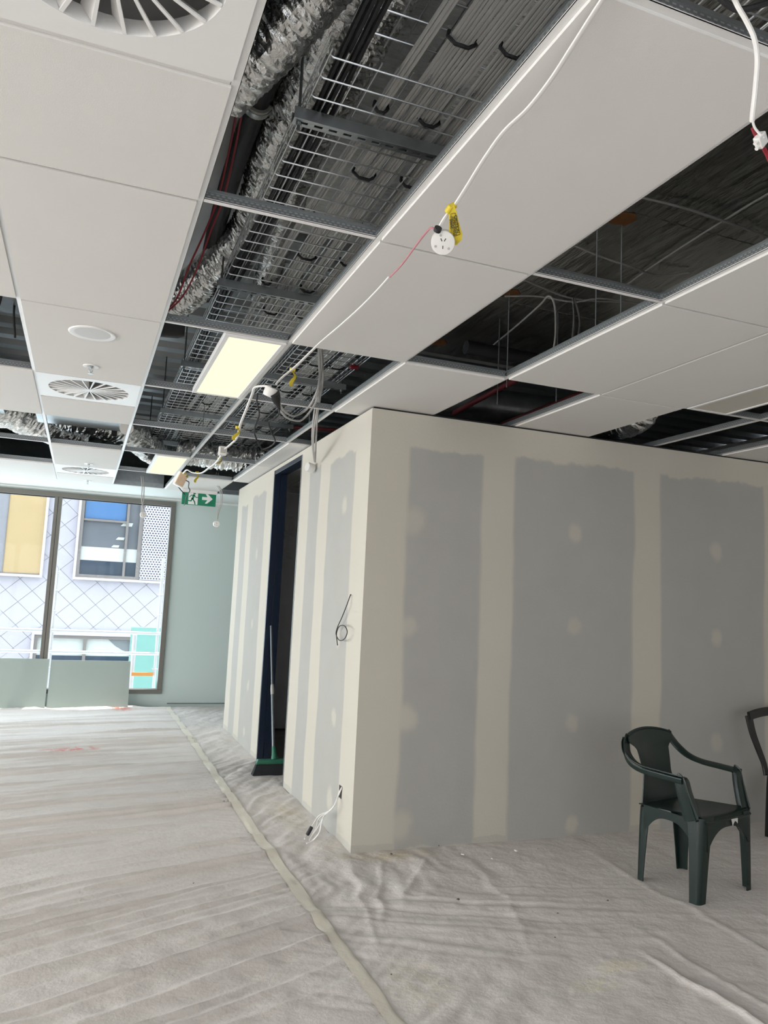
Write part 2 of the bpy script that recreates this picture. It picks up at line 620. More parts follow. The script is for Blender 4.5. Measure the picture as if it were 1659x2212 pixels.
# partition, face towards the room
w = MB()
w.box(XW, 6.4, YW, YW + 0.11, 0, 2.688)
o = w.build('wall_front', [M['front_plaster'], M['side_plaster'], M['room_wall']])
for p in o.data.polygons:
    p.material_index = 0 if p.normal.y < -0.5 else (1 if p.normal.x < -0.5 else 2)
tag(o, kind='structure')
w = MB()
YD0, YD1, YE = 6.17, 7.15, 8.95
w.box(XW, XW + 0.11, YW + 0.11, YD0, 0, 2.688)
w.box(XW, XW + 0.11, YD1, YE, 0, 2.688)
w.box(XW, XW + 0.11, YD0, YD1, 2.655, 2.688)
o = w.build('wall_side', [M['side_plaster'], M['room_wall']])
for p in o.data.polygons:
    p.material_index = 0 if p.normal.x < -0.5 else 1
tag(o, kind='structure')
o = MB().box(XW + 0.11, 6.4, YE - 0.11, YE, 0, 2.688).build('wall_end', M['room_wall'])
tag(o, kind='structure')
o = MB().box(6.29, 6.4, YW + 0.11, YE - 0.11, 0, 2.688).build('wall_room', M['room_wall'])
tag(o, kind='structure')
tr = MB()
tr.box(XW + 0.014, 6.38, YW + 0.014, YW + 0.09, 2.688, 2.702)
tr.box(XW + 0.014, XW + 0.09, YW + 0.09, YE - 0.01, 2.688, 2.702)
tag(tr.build('trim_shadow_gap', M['black']), kind='structure')  # black strip stands in for the shadow gap between partition top and ceiling

# far wall with the window opening
WX0, WX1, WZ0, WZ1 = -3.9, 1.087, 0.162, 2.666
w = MB()
w.box(X0, WX0, YF, YF + 0.2, -0.02, ZS)
w.box(WX1, X1, YF, YF + 0.2, -0.02, ZS)
w.box(WX0, WX1, YF, YF + 0.2, -0.02, WZ0)
w.box(WX0, WX1, YF, YF + 0.2, WZ1, ZS)
tag(w.build('wall_far', M['far_wall']), kind='structure')
# left outer wall with a window band
w = MB()
w.box(X0 - 0.2, X0, Y0, YF + 0.2, -0.02, 0.25)
w.box(X0 - 0.2, X0, Y0, YF + 0.2, 2.62, ZS)
for a in np.linspace(Y0, YF, 6):
    w.box(X0 - 0.2, X0, a - 0.12, a + 0.12, 0.25, 2.62)
tag(w.build('wall_left', M['plain_wall']), kind='structure')
w = MB()
w.box(X0 - 0.2, X1 + 0.2, Y0 - 0.2, Y0, -0.02, 0.3)
w.box(X0 - 0.2, X1 + 0.2, Y0 - 0.2, Y0, 2.65, ZS)
w.box(X0 - 0.2, -4.1, Y0 - 0.2, Y0, 0.3, 2.65)  # opening added to go with the fill light behind the camera
w.box(3.1, X1 + 0.2, Y0 - 0.2, Y0, 0.3, 2.65)
for a in (-1.8, 0.7):
    w.box(a - 0.06, a + 0.06, Y0 - 0.2, Y0, 0.3, 2.65)
tag(w.build('wall_back', M['plain_wall']), kind='structure')
tag(MB().box(X1, X1 + 0.2, Y0, YF + 0.2, -0.02, ZS).build('wall_right', M['plain_wall']), kind='structure')

# far window: frame, mullions, panes
win = empty('window_1', (0, YF, 0))
tag(win, kind='structure')
fy0, fy1 = -0.03, 0.09
MB().box(WX0, WX1, fy0, fy1, WZ1 - 0.062, WZ1).build('window_head', M['bronze'], win, bevel=0.003)
MB().box(WX0, WX1, fy0, fy1, WZ0, WZ0 + 0.055).build('window_sill', M['bronze'], win, bevel=0.003)
MB().box(WX1 - 0.06, WX1, fy0, fy1, WZ0 + 0.055, WZ1 - 0.062).build('window_jamb', M['bronze'], win, bevel=0.003)
MB().box(WX0, WX0 + 0.06, fy0, fy1, WZ0 + 0.055, WZ1 - 0.062).build('window_jamb', M['bronze'], win, bevel=0.003)
mx = [-2.35, -0.355]
for a in mx:
    b = MB()
    b.box(a - 0.045, a - 0.004, fy0, fy1, WZ0 + 0.055, WZ1 - 0.062)
    b.box(a + 0.004, a + 0.045, fy0, fy1, WZ0 + 0.055, WZ1 - 0.062)
    b.box(a - 0.004, a + 0.004, fy0 + 0.01, fy1, WZ0 + 0.055, WZ1 - 0.062)
    b.build('mullion', M['bronze'], win, bevel=0.002)
xs = [WX0 + 0.06, mx[0] - 0.045, mx[0] + 0.045, mx[1] - 0.045, mx[1] + 0.045, WX1 - 0.06]
for i in range(0, 6, 2):
    MB().box(xs[i], xs[i + 1], 0.03, 0.038, WZ0 + 0.055, WZ1 - 0.062).build('pane', M['glass'], win)
    b = MB()
    b.box(xs[i], xs[i + 1], 0.012, 0.03, WZ1 - 0.074, WZ1 - 0.062)
    b.build('glazing_bead', M['black'], win)

# plaster ledge strip over the far window
o = MB().box(X0, X1, YF - 0.018, YF, 2.682, 2.7095).build('trim_2', M['set_ceiling'])
tag(o, kind='structure')
# thin skirting line on the far wall, right of the window
o = MB().box(1.17, 1.95, YF - 0.008, YF, 0.03, 0.042).build('baseboard_far', M['galv_dark'])
tag(o, kind='structure')

# ------------------------------------------------------------------ suspended ceiling
ceil = empty('ceiling', (0, 0, ZC))
tag(ceil, kind='structure')
ceil.matrix_parent_inverse = Matrix.Identity(4)


def cpart(mb, name, mats, **kw):
    """child of the ceiling, built in world coordinates"""
    o = mb.build(name, mats, None, **kw)
    o.parent = ceil
    o.matrix_parent_inverse = Matrix.Translation((0, 0, -ZC))
    return o


def tee_x(mb, x, y0, y1):
    mb.box(x - 0.012, x + 0.012, y0, y1, ZC, ZC + 0.0015, 0)
    mb.box(x - 0.012, x - 0.0105, y0, y1, ZC, ZC + 0.004, 0)
    mb.box(x + 0.0105, x + 0.012, y0, y1, ZC, ZC + 0.004, 0)
    mb.box(x - 0.0007, x + 0.0007, y0, y1, ZC + 0.0015, ZC + 0.034, 1)
    mb.box(x - 0.0035, x + 0.0035, y0, y1, ZC + 0.031, ZC + 0.041, 2)


def tee_y(mb, y, x0, x1):
    mb.box(x0, x1, y - 0.012, y + 0.012, ZC, ZC + 0.0015, 0)
    mb.box(x0, x1, y - 0.012, y - 0.0105, ZC, ZC + 0.004, 0)
    mb.box(x0, x1, y + 0.0105, y + 0.012, ZC, ZC + 0.004, 0)
    mb.box(x0, x1, y - 0.0007, y + 0.0007, ZC + 0.0015, ZC + 0.034, 1)
    mb.box(x0, x1, y - 0.0035, y + 0.0035, ZC + 0.031, ZC + 0.041, 2)


SMIN, SMAX = -4, 7
RM = [M['white'], M['web'], M['galv']]
for i in range(SMIN, SMAX + 2):
    yend = {-1: 9.78, 0: 9.77, 1: 9.66}.get(i, YK(6))
    b = MB()
    tee_x(b, XR(i), Y0, yend)
    cpart(b, 'main_rail', RM)

# cells: strip s lies between rail s and s+1; values are the open (tile-less) cells in cross rail units
OPEN = {-2: [(1, 2), (3, 4), (4, 5)], -1: [(3, 4)], 0: [(-3, 6)], 1: [(-2, -1), (1, 5)], 2: [(-2, 1), (2, 3), (5, 6)], 3: [(1, 2)], 5: [(0, 2)], 6: [(0, 2)]}
SPECIAL = {(-1, -1.0): 'dif', (-1, 2.0): 'dif', (-1, 5.0): 'dif'}
tile_meshes = {}


def tile_mesh(sx, sy):
    key = (round(sx, 3), round(sy, 3))
    if key not in tile_meshes:
        e = 0.0085
        b = MB()
        zt = 0.0085            # face drops below the grid
        b.box(-sx / 2 + e, sx / 2 - e, -sy / 2 + e, sy / 2 - e, -zt, 0.001)
        b.box(-sx / 2 + 0.002, sx / 2 - 0.002, -sy / 2 + 0.002, sy / 2 - 0.002, 0.0021, 0.014)
        me = b.mesh('ceiling_tile', M['tile'])
        tile_meshes[key] = me
    return tile_meshes[key]


def is_open(s, k):
    return any(a <= k < b for a, b in OPEN.get(s, []))


def add_tile(s, k0, k1):
    y0, y1 = YK(k0), YK(k1)
    o = inst(tile_mesh(0.6, y1 - y0), 'ceiling_tile', ceil, ((XR(s) + XR(s + 1)) / 2, (y0 + y1) / 2, 0.0))
    return o


for s in range(SMIN, SMAX + 1):
    for k in range(-5, 6):
        if k >= -4:
            if not (s in (0,) and k in ()):
                b = MB()
                tee_y(b, YK(k), XR(s) + 0.0118, XR(s + 1) - 0.0118)
                cpart(b, 'cross_rail', RM)
        if YK(k) < Y0 - 0.5:
            continue
        if is_open(s, k):
            continue
        if s == -1 and k in (-1, 2, 5):
            b = MB()
            tee_y(b, YK(k + 0.5), XR(s) + 0.0118, XR(s + 1) - 0.0118)
            cpart(b, 'cross_rail', RM)
            add_tile(s, k + 0.5, k + 1)
            continue
        add_tile(s, k, k + 1)

# plasterboard margins round the grid
b = MB()
b.box(X0, X1, YK(6), YF, ZC - 0.002, ZC + 0.011)
b.box(X0, XR(SMIN), Y0, YK(6), ZC - 0.002, ZC + 0.011)
b.box(XR(SMAX + 1), X1, Y0, YK(6), ZC - 0.002, ZC + 0.011)
cpart(b, 'set_ceiling', M['set_ceiling'])
# folded steel edge trims where the grid stops at the far margin
for (xa, xb, ke) in ((XR(0) + 0.02, XR(1) - 0.02, 6), (XR(1) + 0.02, XR(2) - 0.02, 5), (XR(2) + 0.01, XR(3) + 0.6, 6)):
    b = MB()
    hh = 0.085 if ke == 6 else 0.040
    b.box(xa, xb, YK(ke) - 0.004, YK(ke), ZC + 0.002, ZC + hh)
    b.box(xa, xb, YK(ke) - 0.03, YK(ke) - 0.004, ZC + hh * 0.6, ZC + hh * 0.6 + 0.005)
    if ke == 6:
        b.box(xa, xb, YK(ke), YK(ke) + 0.004, ZC + 0.085, ZC + 0.17)
    cpart(b, 'edge_trim', M['galv'])

# ------------------------------------------------------------------ door opening in the partition
door = empty('door_1', (XW, (YD0 + YD1) / 2, 0))
tag(door, kind='structure')


def dpart(mb, name, mat, **kw):
    o = mb.build(name, mat, None, **kw)
    o.parent = door
    o.matrix_parent_inverse = Matrix.Translation((-XW, -(YD0 + YD1) / 2, 0))
    return o


b = MB()
b.box(XW - 0.006, XW + 0.05, YD1 - 0.03, YD1 + 0.004, 0, 2.655)
b.box(XW + 0.052, XW + 0.116, YD1 - 0.026, YD1 + 0.004, 0, 2.655)
dpart(b, 'jamb', M['navy'], bevel=0.002)
b = MB()
b.box(XW - 0.004, XW + 0.116, YD0 - 0.004, YD0 + 0.012, 0, 2.655)
dpart(b, 'jamb', M['galv_dark'], bevel=0.002)
b = MB()
b.box(XW - 0.004, XW + 0.05, YD0 + 0.012, YD1 - 0.03, 2.615, 2.655)
b.box(XW + 0.054, XW + 0.116, YD0 + 0.012, YD1 - 0.03, 2.625, 2.655)
dpart(b, 'door_head', M['navy'], bevel=0.002)


# ------------------------------------------------------------------ ceiling fittings
def swirl_diffuser(loc, label):
    root = empty('swirl_diffuser', loc)
    tag(root, label, 'diffuser', 'square swirl diffusers in the tiled strip')
    n, r, hs = 64, 0.235, 0.291
    b = MB()
    inner, outer, inner2 = [], [], []
    for k in range(n):
        t = 2 * math.pi * k / n
        c, s_ = math.cos(t), math.sin(t)
        m = hs / max(abs(c), abs(s_))
        inner.append((r * c, r * s_, -0.006))
        outer.append((m * c, m * s_, -0.006))
        inner2.append(((r - 0.004) * c, (r - 0.004) * s_, 0.03))
    b.add(inner2 + inner + outer + [(x, yy, 0.006) for x, yy, _ in outer],
          [(j * n + k, j * n + (k + 1) % n, (j + 1) * n + (k + 1) % n, (j + 1) * n + k) for j in range(3) for k in range(n)])
    b.build('face_panel', M['white'], root)
    b2 = MB()
    for (xa, xb, ya, yb) in ((-0.298, -0.28, -0.3, 0.3), (0.28, 0.298, -0.3, 0.3), (-0.28, 0.28, -0.3, -0.28), (-0.28, 0.28, 0.28, 0.3)):
        b2.box(xa, xb, ya, yb, 0.002, 0.008)
    b2.build('edge_flange', M['white'], root)
    # one vane: a tilted blade from hub to rim
    v = MB()
    a = 0.10
    w0, w1 = 0.004, 0.020
    sec0 = [(0.022, -w0, -0.004), (0.022, w0, 0.006)]
    sec1 = [(r - 0.003, -w1 * 0.55, -0.004), (r - 0.003, w1, 0.034)]
    th = 0.0018
    q = [sec0[0], sec0[1], sec1[1], sec1[0]]
    q2 = [(x, yy + th, z) for x, yy, z in q]
    v.add(q + q2, [(0, 1, 2, 3), (7, 6, 5, 4), (0, 4, 5, 1), (1, 5, 6, 2), (2, 6, 7, 3), (3, 7, 4, 0)])
    # front rib along the blade
    v.add([(0.02, -0.003, -0.0065), (r - 0.002, -0.013, -0.0065), (r - 0.002, -0.004, -0.0065), (0.02, 0.003, -0.0065),
           (0.02, -0.003, -0.002), (r - 0.002, -0.013, -0.002), (r - 0.002, -0.004, -0.002), (0.02, 0.003, -0.002)],
          [(0, 1, 2, 3), (7, 6, 5, 4), (0, 4, 5, 1), (1, 5, 6, 2), (2, 6, 7, 3), (3, 7, 4, 0)])
    me = v.mesh('vane', M['white'])
    for k in range(22):
        inst(me, 'vane', root, (0, 0, 0), 2 * math.pi * k / 22)
    MB().lathe([(0.0, -0.007), (0.018, -0.007), (0.022, -0.003), (0.022, 0.01), (0.0, 0.012)], 24).build('hub', M['white'], root, smooth=True)
    p = MB()
    p.box(-0.28, 0.28, -0.28, -0.275, 0.03, 0.25)
    p.box(-0.28, 0.28, 0.275, 0.28, 0.03, 0.25)
    p.box(-0.28, -0.275, -0.275, 0.275, 0.03, 0.25)
    p.box(0.275, 0.28, -0.275, 0.275, 0.03, 0.25)
    p.box(-0.28, 0.28, -0.28, 0.28, 0.25, 0.255)
    p.build('plenum_box', M['diffuser_box'], root)
    return root


XL = (XR(-1) + XR(0)) / 2
swirl_diffuser((XL, YK(-0.75), ZC), 'large white swirl diffuser cut by the top edge, nearest of the ceiling diffusers')
swirl_diffuser((XL, YK(2.25), ZC), 'white square swirl diffuser in the tiled strip beyond the round speaker')
swirl_diffuser((XL, YK(5.25), ZC), 'farthest small swirl diffuser near the window end of the ceiling')

sp = empty('ceiling_speaker', (-0.05, 3.92, ZC - 0.0085))
tag(sp, 'round white flush speaker set in a ceiling tile', 'speaker')
MB().lathe([(0.082, -0.001), (0.104, -0.006), (0.108, -0.004), (0.11, 0.0), (0.11, 0.004), (0.082, 0.004)], 48).build('rim', M['white'], sp, smooth=True)
MB().lathe([(0.0, -0.003), (0.06, -0.0028), (0.083, -0.0015), (0.083, 0.003), (0.0, 0.003)], 48).build('grille', simple('speaker_grille', (0.66, 0.66, 0.66), 0.6, var=0.03, scale=60), sp, smooth=True)


def sprinkler(x, y, z, label):
    r_ = empty('sprinkler_head', (x, y, z))
    tag(r_, label, 'sprinkler', 'sprinkler heads in the tiled strip')
    MB().lathe([(0.016, 0.0), (0.036, -0.006), (0.042, -0.004), (0.043, 0.002), (0.016, 0.002)], 32).build('escutcheon', M['white'], r_, smooth=True)
    b = MB()
    b.lathe([(0.011, 0.0), (0.011, -0.014), (0.0, -0.014)][::-1], 16)
    b.tube([(0.008, 0, -0.012), (0.010, 0, -0.025), (0.003, 0, -0.040)], 0.0022, 6)
    b.tube([(-0.008, 0, -0.012), (-0.010, 0, -0.025), (-0.003, 0, -0.040)], 0.0022, 6)
    b.tube([(0, 0, -0.012), (0, 0, -0.040)], 0.0026, 6)
    b.build('frame', M['galv'], r_, smooth=True)
    MB().lathe([(0.0, -0.044), (0.016, -0.044), (0.016, -0.042), (0.0, -0.041)], 20).build('deflector', M['galv'], r_)


sprinkler(-0.05, 4.52, ZC - 0.0085, 'sprinkler head in the tile between the round speaker and the swirl diffuser')
sprinkler(-0.03, 8.20, ZC - 0.0085, 'small far sprinkler head just before the farthest swirl diffuser')
sprinkler(-0.03, 9.50, ZC - 0.0085, 'small far sprinkler head past the farthest diffuser, close above the window')


def panel_light(x0, x1, y0, y1, label, lit=True):
    r_ = empty('panel_light', ((x0 + x1) / 2, (y0 + y1) / 2, ZC))
    tag(r_, label, 'ceiling light', 'slim panel lights')
    hx, hy = (x1 - x0) / 2, (y1 - y0) / 2
    fw = 0.022
    b = MB()
    b.box(-hx, hx, -hy, -hy + fw, -0.010, 0.012)
    b.box(-hx, hx, hy - fw, hy, -0.010, 0.012)
    b.box(-hx, -hx + fw, -hy + fw, hy - fw, -0.010, 0.012)
    b.box(hx - fw, hx, -hy + fw, hy - fw, -0.010, 0.012)
    b.box(-hx, hx, -hy, hy, 0.013, 0.02)
    b.build('frame', M['white'], r_, bevel=0.001)
    MB().box(-hx + fw, hx - fw, -hy + fw, hy - fw, -0.006, 0.010).build('diffuser', M['lamp'] if lit else M['lamp_off'], r_)


panel_light(0.535, 0.832, YK(1) + 0.014, YK(2) - 0.014, 'glowing warm white panel light, nearer and larger of the two lit ones')
panel_light(0.535, 0.832, YK(4) + 0.014, YK(5) - 0.014, 'glowing warm white panel light, smaller and farther one near the exit sign')
panel_light(XR(5) + 0.012, XR(5) + 0.31, YK(0) + 0.014, YK(1) - 0.014, 'unlit beige panel light in the ceiling at the right edge', False)

# ------------------------------------------------------------------ services above the ceiling
def fold_noise(a, b, seed):
    return math.sin(a * 12.9898 + b * 78.233 + seed) * 43758.5453 % 1.0


def flex_duct(name, pts, r, label, cat='duct', rib=0.034, crumple=0.010, n=44, group=None):
    """flexible foil duct: ribbed, crumpled tube along a path"""
    path = spline(pts, 30)
    # resample evenly
    L = [0.0]
    for i in range(1, len(path)):
        L.append(L[-1] + (path[i] - path[i - 1]).length)
    step = 0.0085
    m = int(L[-1] / step)
    pp = []
    j = 0
    for i in range(m + 1):
        d = L[-1] * i / m
        while j < len(L) - 2 and L[j + 1] < d:
            j += 1
        t = (d - L[j]) / max(1e-9, L[j + 1] - L[j])
        pp.append(path[j].lerp(path[j + 1], t))
    rnd = np.random.RandomState(int(abs(pts[0][0]) * 1000 + abs(pts[0][1]) * 77) % 9999)
    # crumple noise on a lattice (length x angle)
    na = 16
    lat = rnd.rand(m // 2 + 4, na) - 0.5
    lat2 = rnd.rand(m // 8 + 4, 12) - 0.5
    fine = rnd.rand(m + 4, n) - 0.5
    vs, fs = [], []
    up = Vector((0, 0, 1))
    for i in range(m + 1):
        d = (pp[min(i + 1, m)] - pp[max(i - 1, 0)]).normalized()
        a = d.cross(up)
        if a.length < 1e-5:
            a = d.orthogonal()
        a.normalize()
        bb = a.cross(d).normalized()
        up = bb
        for k in range(n):
            t = 2 * math.pi * k / n
            ph = (i * step / rib) * 2 * math.pi + t
            sd_ = 0.5 + 0.5 * math.cos(ph)
            u, v = i / 2.0 + 0.8 * math.sin(t * 2 + i * 0.05), k / n * na
            u = max(0.0, min(u, m // 2 + 1.0))
            iu, iv = int(u), int(v)
            fu, fv = u - iu, v - iv
            q = (lat[iu, iv % na] * (1 - fu) + lat[iu + 1, iv % na] * fu) * (1 - fv) + (lat[iu, (iv + 1) % na] * (1 - fu) + lat[iu + 1, (iv + 1) % na] * fu) * fv
            q2 = lat2[int(i / 8.0), int(k / n * 12) % 12]
            rr = r * (1 + 0.03 * q2) - 0.006 * (sd_ ** 2) + crumple * (1.15 * q + 0.28 * fine[i, k])
            vs.append(pp[i] + a * (math.cos(t) * rr) + bb * (math.sin(t) * rr))
    for i in range(m):
        for k in range(n):
            k2 = (k + 1) % n
            fs.append((i * n + k, i * n + k2, (i + 1) * n + k2, (i + 1) * n + k))
    mb = MB()
    mb.add(vs, fs)
    o = mb.build(name, M['foil'], None, smooth=False)
    tag(o, label, cat, group)
    return o


def pix(seq):
    return [PX(u, v, z=z) for u, v, z in seq]


flex_duct('flexible_duct', pix([(800, -130, 3.40), (720, 50, 3.36), (680, 150, 3.34), (620, 265, 3.33), (592, 340, 3.32), (570, 420, 3.30), (540, 495, 3.27), (480, 565, 3.22), (410, 625, 3.16), (350, 665, 3.12), (290, 690, 3.1)]), 0.105,
          'long silver foil duct left of the wire tray, curving left over the tiles')
flex_duct('flexible_duct', pix([(790, -160, 3.33), (690, -40, 3.27), (620, 45, 3.22), (560, 110, 3.18), (480, 190, 3.14)]), 0.10,
          'silver foil duct at the top edge, beside the nearest diffuser tile')
flex_duct('flexible_duct', pix([(880, -60, 3.38), (815, 50, 3.36), (768, 135, 3.34), (728, 200, 3.33), (678, 290, 3.32), (642, 375, 3.32), (614, 465, 3.31), (590, 550, 3.30), (566, 640, 3.30)]), 0.075,
          'slim bright foil duct seen through the mesh of the wire tray', rib=0.025, crumple=0.008, n=32)
flex_duct('flexible_duct', [(-1.75, 6.55, 3.12), (-1.2, 6.95, 3.06), (-0.75, 7.35, 2.99), (-0.45, 7.75, 2.97), (-0.2, 8.3, 3.0)], 0.16,
          'crumpled foil duct in the far open bay left of the tiled strip', crumple=0.03, rib=0.05)
flex_duct('flexible_duct', [(-0.42, 7.62, 3.07), (-0.1, 7.58, 3.03), (0.2, 7.72, 3.01), (0.42, 8.1, 2.99), (0.62, 8.6, 2.97), (0.85, 9.1, 2.99)], 0.15,
          'foil duct crossing behind the grey plenum box towards the farther lit panel', crumple=0.022, rib=0.045)
flex_duct('flexible_duct', [(0.84, 8.22, 2.92), (1.1, 8.12, 2.90), (1.5, 8.08, 2.895), (1.95, 8.08, 2.93)], 0.125,
          'shaggy foil duct in the far open bay beside the exit sign', crumple=0.04, rib=0.05)

# black lagged pipe and its clamp
o = MB().tube(spline(pix([(690, -60, 3.36), (640, 40, 3.34), (592, 145, 3.32), (556, 222, 3.31), (520, 320, 3.30), (482, 440, 3.29), (455, 545, 3.28), (440, 640, 3.27)]), 8), 0.043, 18).build('lagged_pipe', M['black'], smooth=True)
tag(o, 'black foam-lagged pipe running beside the curving foil duct', 'pipe')
pc = PX(556, 222, z=3.31)
dirp = (PX(520, 320, z=3.30) - PX(592, 145, z=3.32)).normalized()
cl = empty('pipe_clamp', pc)
tag(cl, 'grey pipe clamp with bolts round the black lagged pipe', 'pipe clamp')
MB().tube([-dirp * 0.022, dirp * 0.022], 0.055, 24).build('collar', M['pvc'], cl, smooth=True)
MB().tube([-dirp * 0.009, dirp * 0.009], 0.0575, 24).build('band', M['galv'], cl, smooth=True)
side = dirp.cross(Vector((0, 0, 1))).normalized()
for k in (-1, 1):
    MB().tube([side * -0.055 + dirp * (0.012 * k), side * -0.085 + dirp * (0.012 * k)], 0.009, 6).build('bolt', M['galv'], cl)

# red cable draped over the curving duct
for dx, lab in ((0, 'dark red cable hanging past the black lagged pipe, right one of the pair'), (-12, 'dark red cable hanging past the black lagged pipe, left one of the pair')):
    o = MB().tube(spline(pix([(530 + dx, 200, 3.22), (508 + dx, 320, 3.2), (482 + dx, 430, 3.14), (455 + dx, 500, 3.08), (428 + dx * 1.6, 575, 3.0), (400 + dx, 632, 2.95), (372, 664 + dx * 0.5, 2.9), (340, 685, 2.88)]), 8), 0.0045, 8).build('red_cable', M['red'], smooth=True)
    tag(o, lab, 'cable', 'red cables over the foil duct')


# wire mesh trays
def cable_tray(x0, x1, y0, y1, z, label):
    b = MB()
    rw = 0.0029
    h = 0.055
    nx = int(round((x1 - x0) / 0.052))
    for i in range(nx + 1):
        x = x0 + (x1 - x0) * i / nx
        b.tube([(x, y0, z + 0.0045), (x, y1, z + 0.0045)], rw, 6)
    for zz in (0.028, 0.055):
        for x in (x0 - 0.004, x1 + 0.004):
            b.tube([(x, y0, z + zz), (x, y1, z + zz)], rw, 6)
    k = 0
    y = y0 + 0.03
    while y < y1:
        c = 0.012
        b.tube([(x0, y, z + h), (x0, y, z + c), (x0 + 0.004, y, z + 0.004), (x0 + c, y, z), (x1 - c, y, z), (x1 - 0.004, y, z + 0.004), (x1, y, z + c), (x1, y, z + h)], rw, 6)
        y += 0.1
    o = b.build('cable_tray', M['wire'], fix=False, smooth=True)
    tag(o, label, 'cable tray', 'wire mesh trays')
    return o


ZT = 3.056
cable_tray(0.545, 1.105, 2.02, 8.6, ZT, 'wire mesh cable tray above the open strip with the lit panels')
cable_tray(1.155, 1.63, 0.4, 8.6, ZT, 'second wire mesh cable tray, right of the first behind the hanging cables')
cable_tray(0.62, 1.18, 0.3, 2.08, ZT + 0.10, 'raised near end of the wire mesh tray overlapping at the top edge')


def slotted_channel(y, label):
    r_ = empty('tray_support', (1.1, y, ZT - 0.045))
    tag(r_, label, 'support channel', 'slotted steel channels under the trays')
    hx = 0.59
    b = MB()
    b.box(-hx, hx, -0.0205, -0.018, 0, 0.041)
    b.box(-hx, hx, 0.018, 0.0205, 0, 0.041)
    b.box(-hx, hx, -0.018, -0.0065, 0, 0.0025)
    b.box(-hx, hx, 0.0065, 0.018, 0, 0.0025)
    x = -hx
    while x < hx:
        b.box(x, min(x + 0.022, hx), -0.0065, 0.0065, 0, 0.0025)
        x += 0.05
    b.build('channel', M['galv'], r_, bevel=0.0008)
    for x in (-hx + 0.02, hx - 0.03):
        MB().tube([(x, 0, -0.03), (x, 0, ZS - ZT + 0.04)], 0.005, 8).build('hanger_rod', M['galv_dark'], r_)
        MB().lathe([(0.0, -0.012), (0.0095, -0.012), (0.0095, -0.002), (0.0, -0.002)], 6, (x, 0, 0)).build('nut', M['galv'], r_)


for k, (y, lab) in enumerate(((2.33, 'slotted steel channel under the wire tray, nearest to the camera'),
                              (3.83, 'slotted steel channel under the wire tray, just before the nearer lit panel'),
                              (5.35, 'slotted steel channel under both trays behind the hanging grey cables'),
                              (6.88, 'slotted steel channel fourth from the camera under the trays'),
                              (8.38, 'slotted steel channel farthest away, near the farther lit panel'))):
    slotted_channel(y, lab)


# cable bundles lying in the trays
def bundle(x, y0, y1, z, n, r, mat, name, label, sway=0.012, layers=1, ties=True):
    r_ = empty(name, (x, y0, z))
    tag(r_, label, 'cable bundle', 'cable bundles in the trays')
    b = MB()
    rnd = random.Random(int(x * 1000))
    for i in range(n):
        for l in range(layers):
            xo = (i - (n - 1) / 2) * r * 2.05
            pts = []
            m = 22
            for k in range(m + 1):
                y = (y1 - y0) * k / m
                pts.append((xo + sway * math.sin(y * 1.7 + x * 9) + rnd.uniform(-1, 1) * r * 0.35, y, r + l * r * 1.8 + rnd.uniform(0, 1) * r * 0.6))
            b.tube(pts, r, 6)
    b.build('cables', mat, r_, smooth=True)
    if ties:
        y = 0.45
        while y < y1 - y0:
            w_ = n * r * 1.1
            xo = sway * math.sin(y * 1.7 + x * 9)
            MB().tube([(xo - w_, y, 0.02), (xo - w_ - 0.004, y, 0.003), (xo - w_ * 0.5, y, -0.014), (xo + w_ * 0.5, y, -0.014), (xo + w_ + 0.004, y, 0.003), (xo + w_, y, 0.02)], 0.006, 6).build('hook_tie', M['black'], r_, smooth=True)
            y += 0.78


lg = simple('pale_grey_sheath', (0.50, 0.50, 0.48), 0.5, var=0.08)
bundle(0.865, 1.4, 8.3, ZT + 0.012, 6, 0.0062, lg, 'cable_bundle', 'flat pale grey cable bundle in the left tray, third from its left side')
bundle(0.955, 1.0, 8.3, ZT + 0.012, 5, 0.0062, lg, 'cable_bundle', 'flat pale grey cable bundle in the left tray, second from its right side')
bundle(1.035, 0.6, 8.3, ZT + 0.012, 5, 0.0062, lg, 'cable_bundle', 'flat pale grey cable bundle in the left tray, nearest its right side')
bundle(0.765, 1.0, 8.3, ZT + 0.012, 3, 0.0062, lg, 'cable_bundle', 'narrow pale grey cable bundle in the left tray beside the black cables', 0.02)
bundle(0.60, 1.0, 8.3, ZT + 0.012, 4, 0.009, M['black'], 'cable_bundle', 'thick black cables along the left side of the left tray', 0.012, 1, False)
bundle(1.36, 3.0, 8.3, ZT + 0.012, 8, 0.0062, lg, 'cable_bundle', 'wide grey cable bundle in the right tray, left of its neighbour', 0.01)
bundle(1.52, 3.0, 8.3, ZT + 0.012, 7, 0.0062, lg, 'cable_bundle', 'wide grey cable bundle in the right tray, beside the red flag', 0.01)
o = MB().box(-0.03, 0.03, -0.02, 0.02, -0.012, 0.012).build('red_flag', M['red'], bevel=0.006)
o.location = PX(765, 793, z=3.05)
tag(o, 'small red wrap on the right side of the right-hand tray', 'wrap')

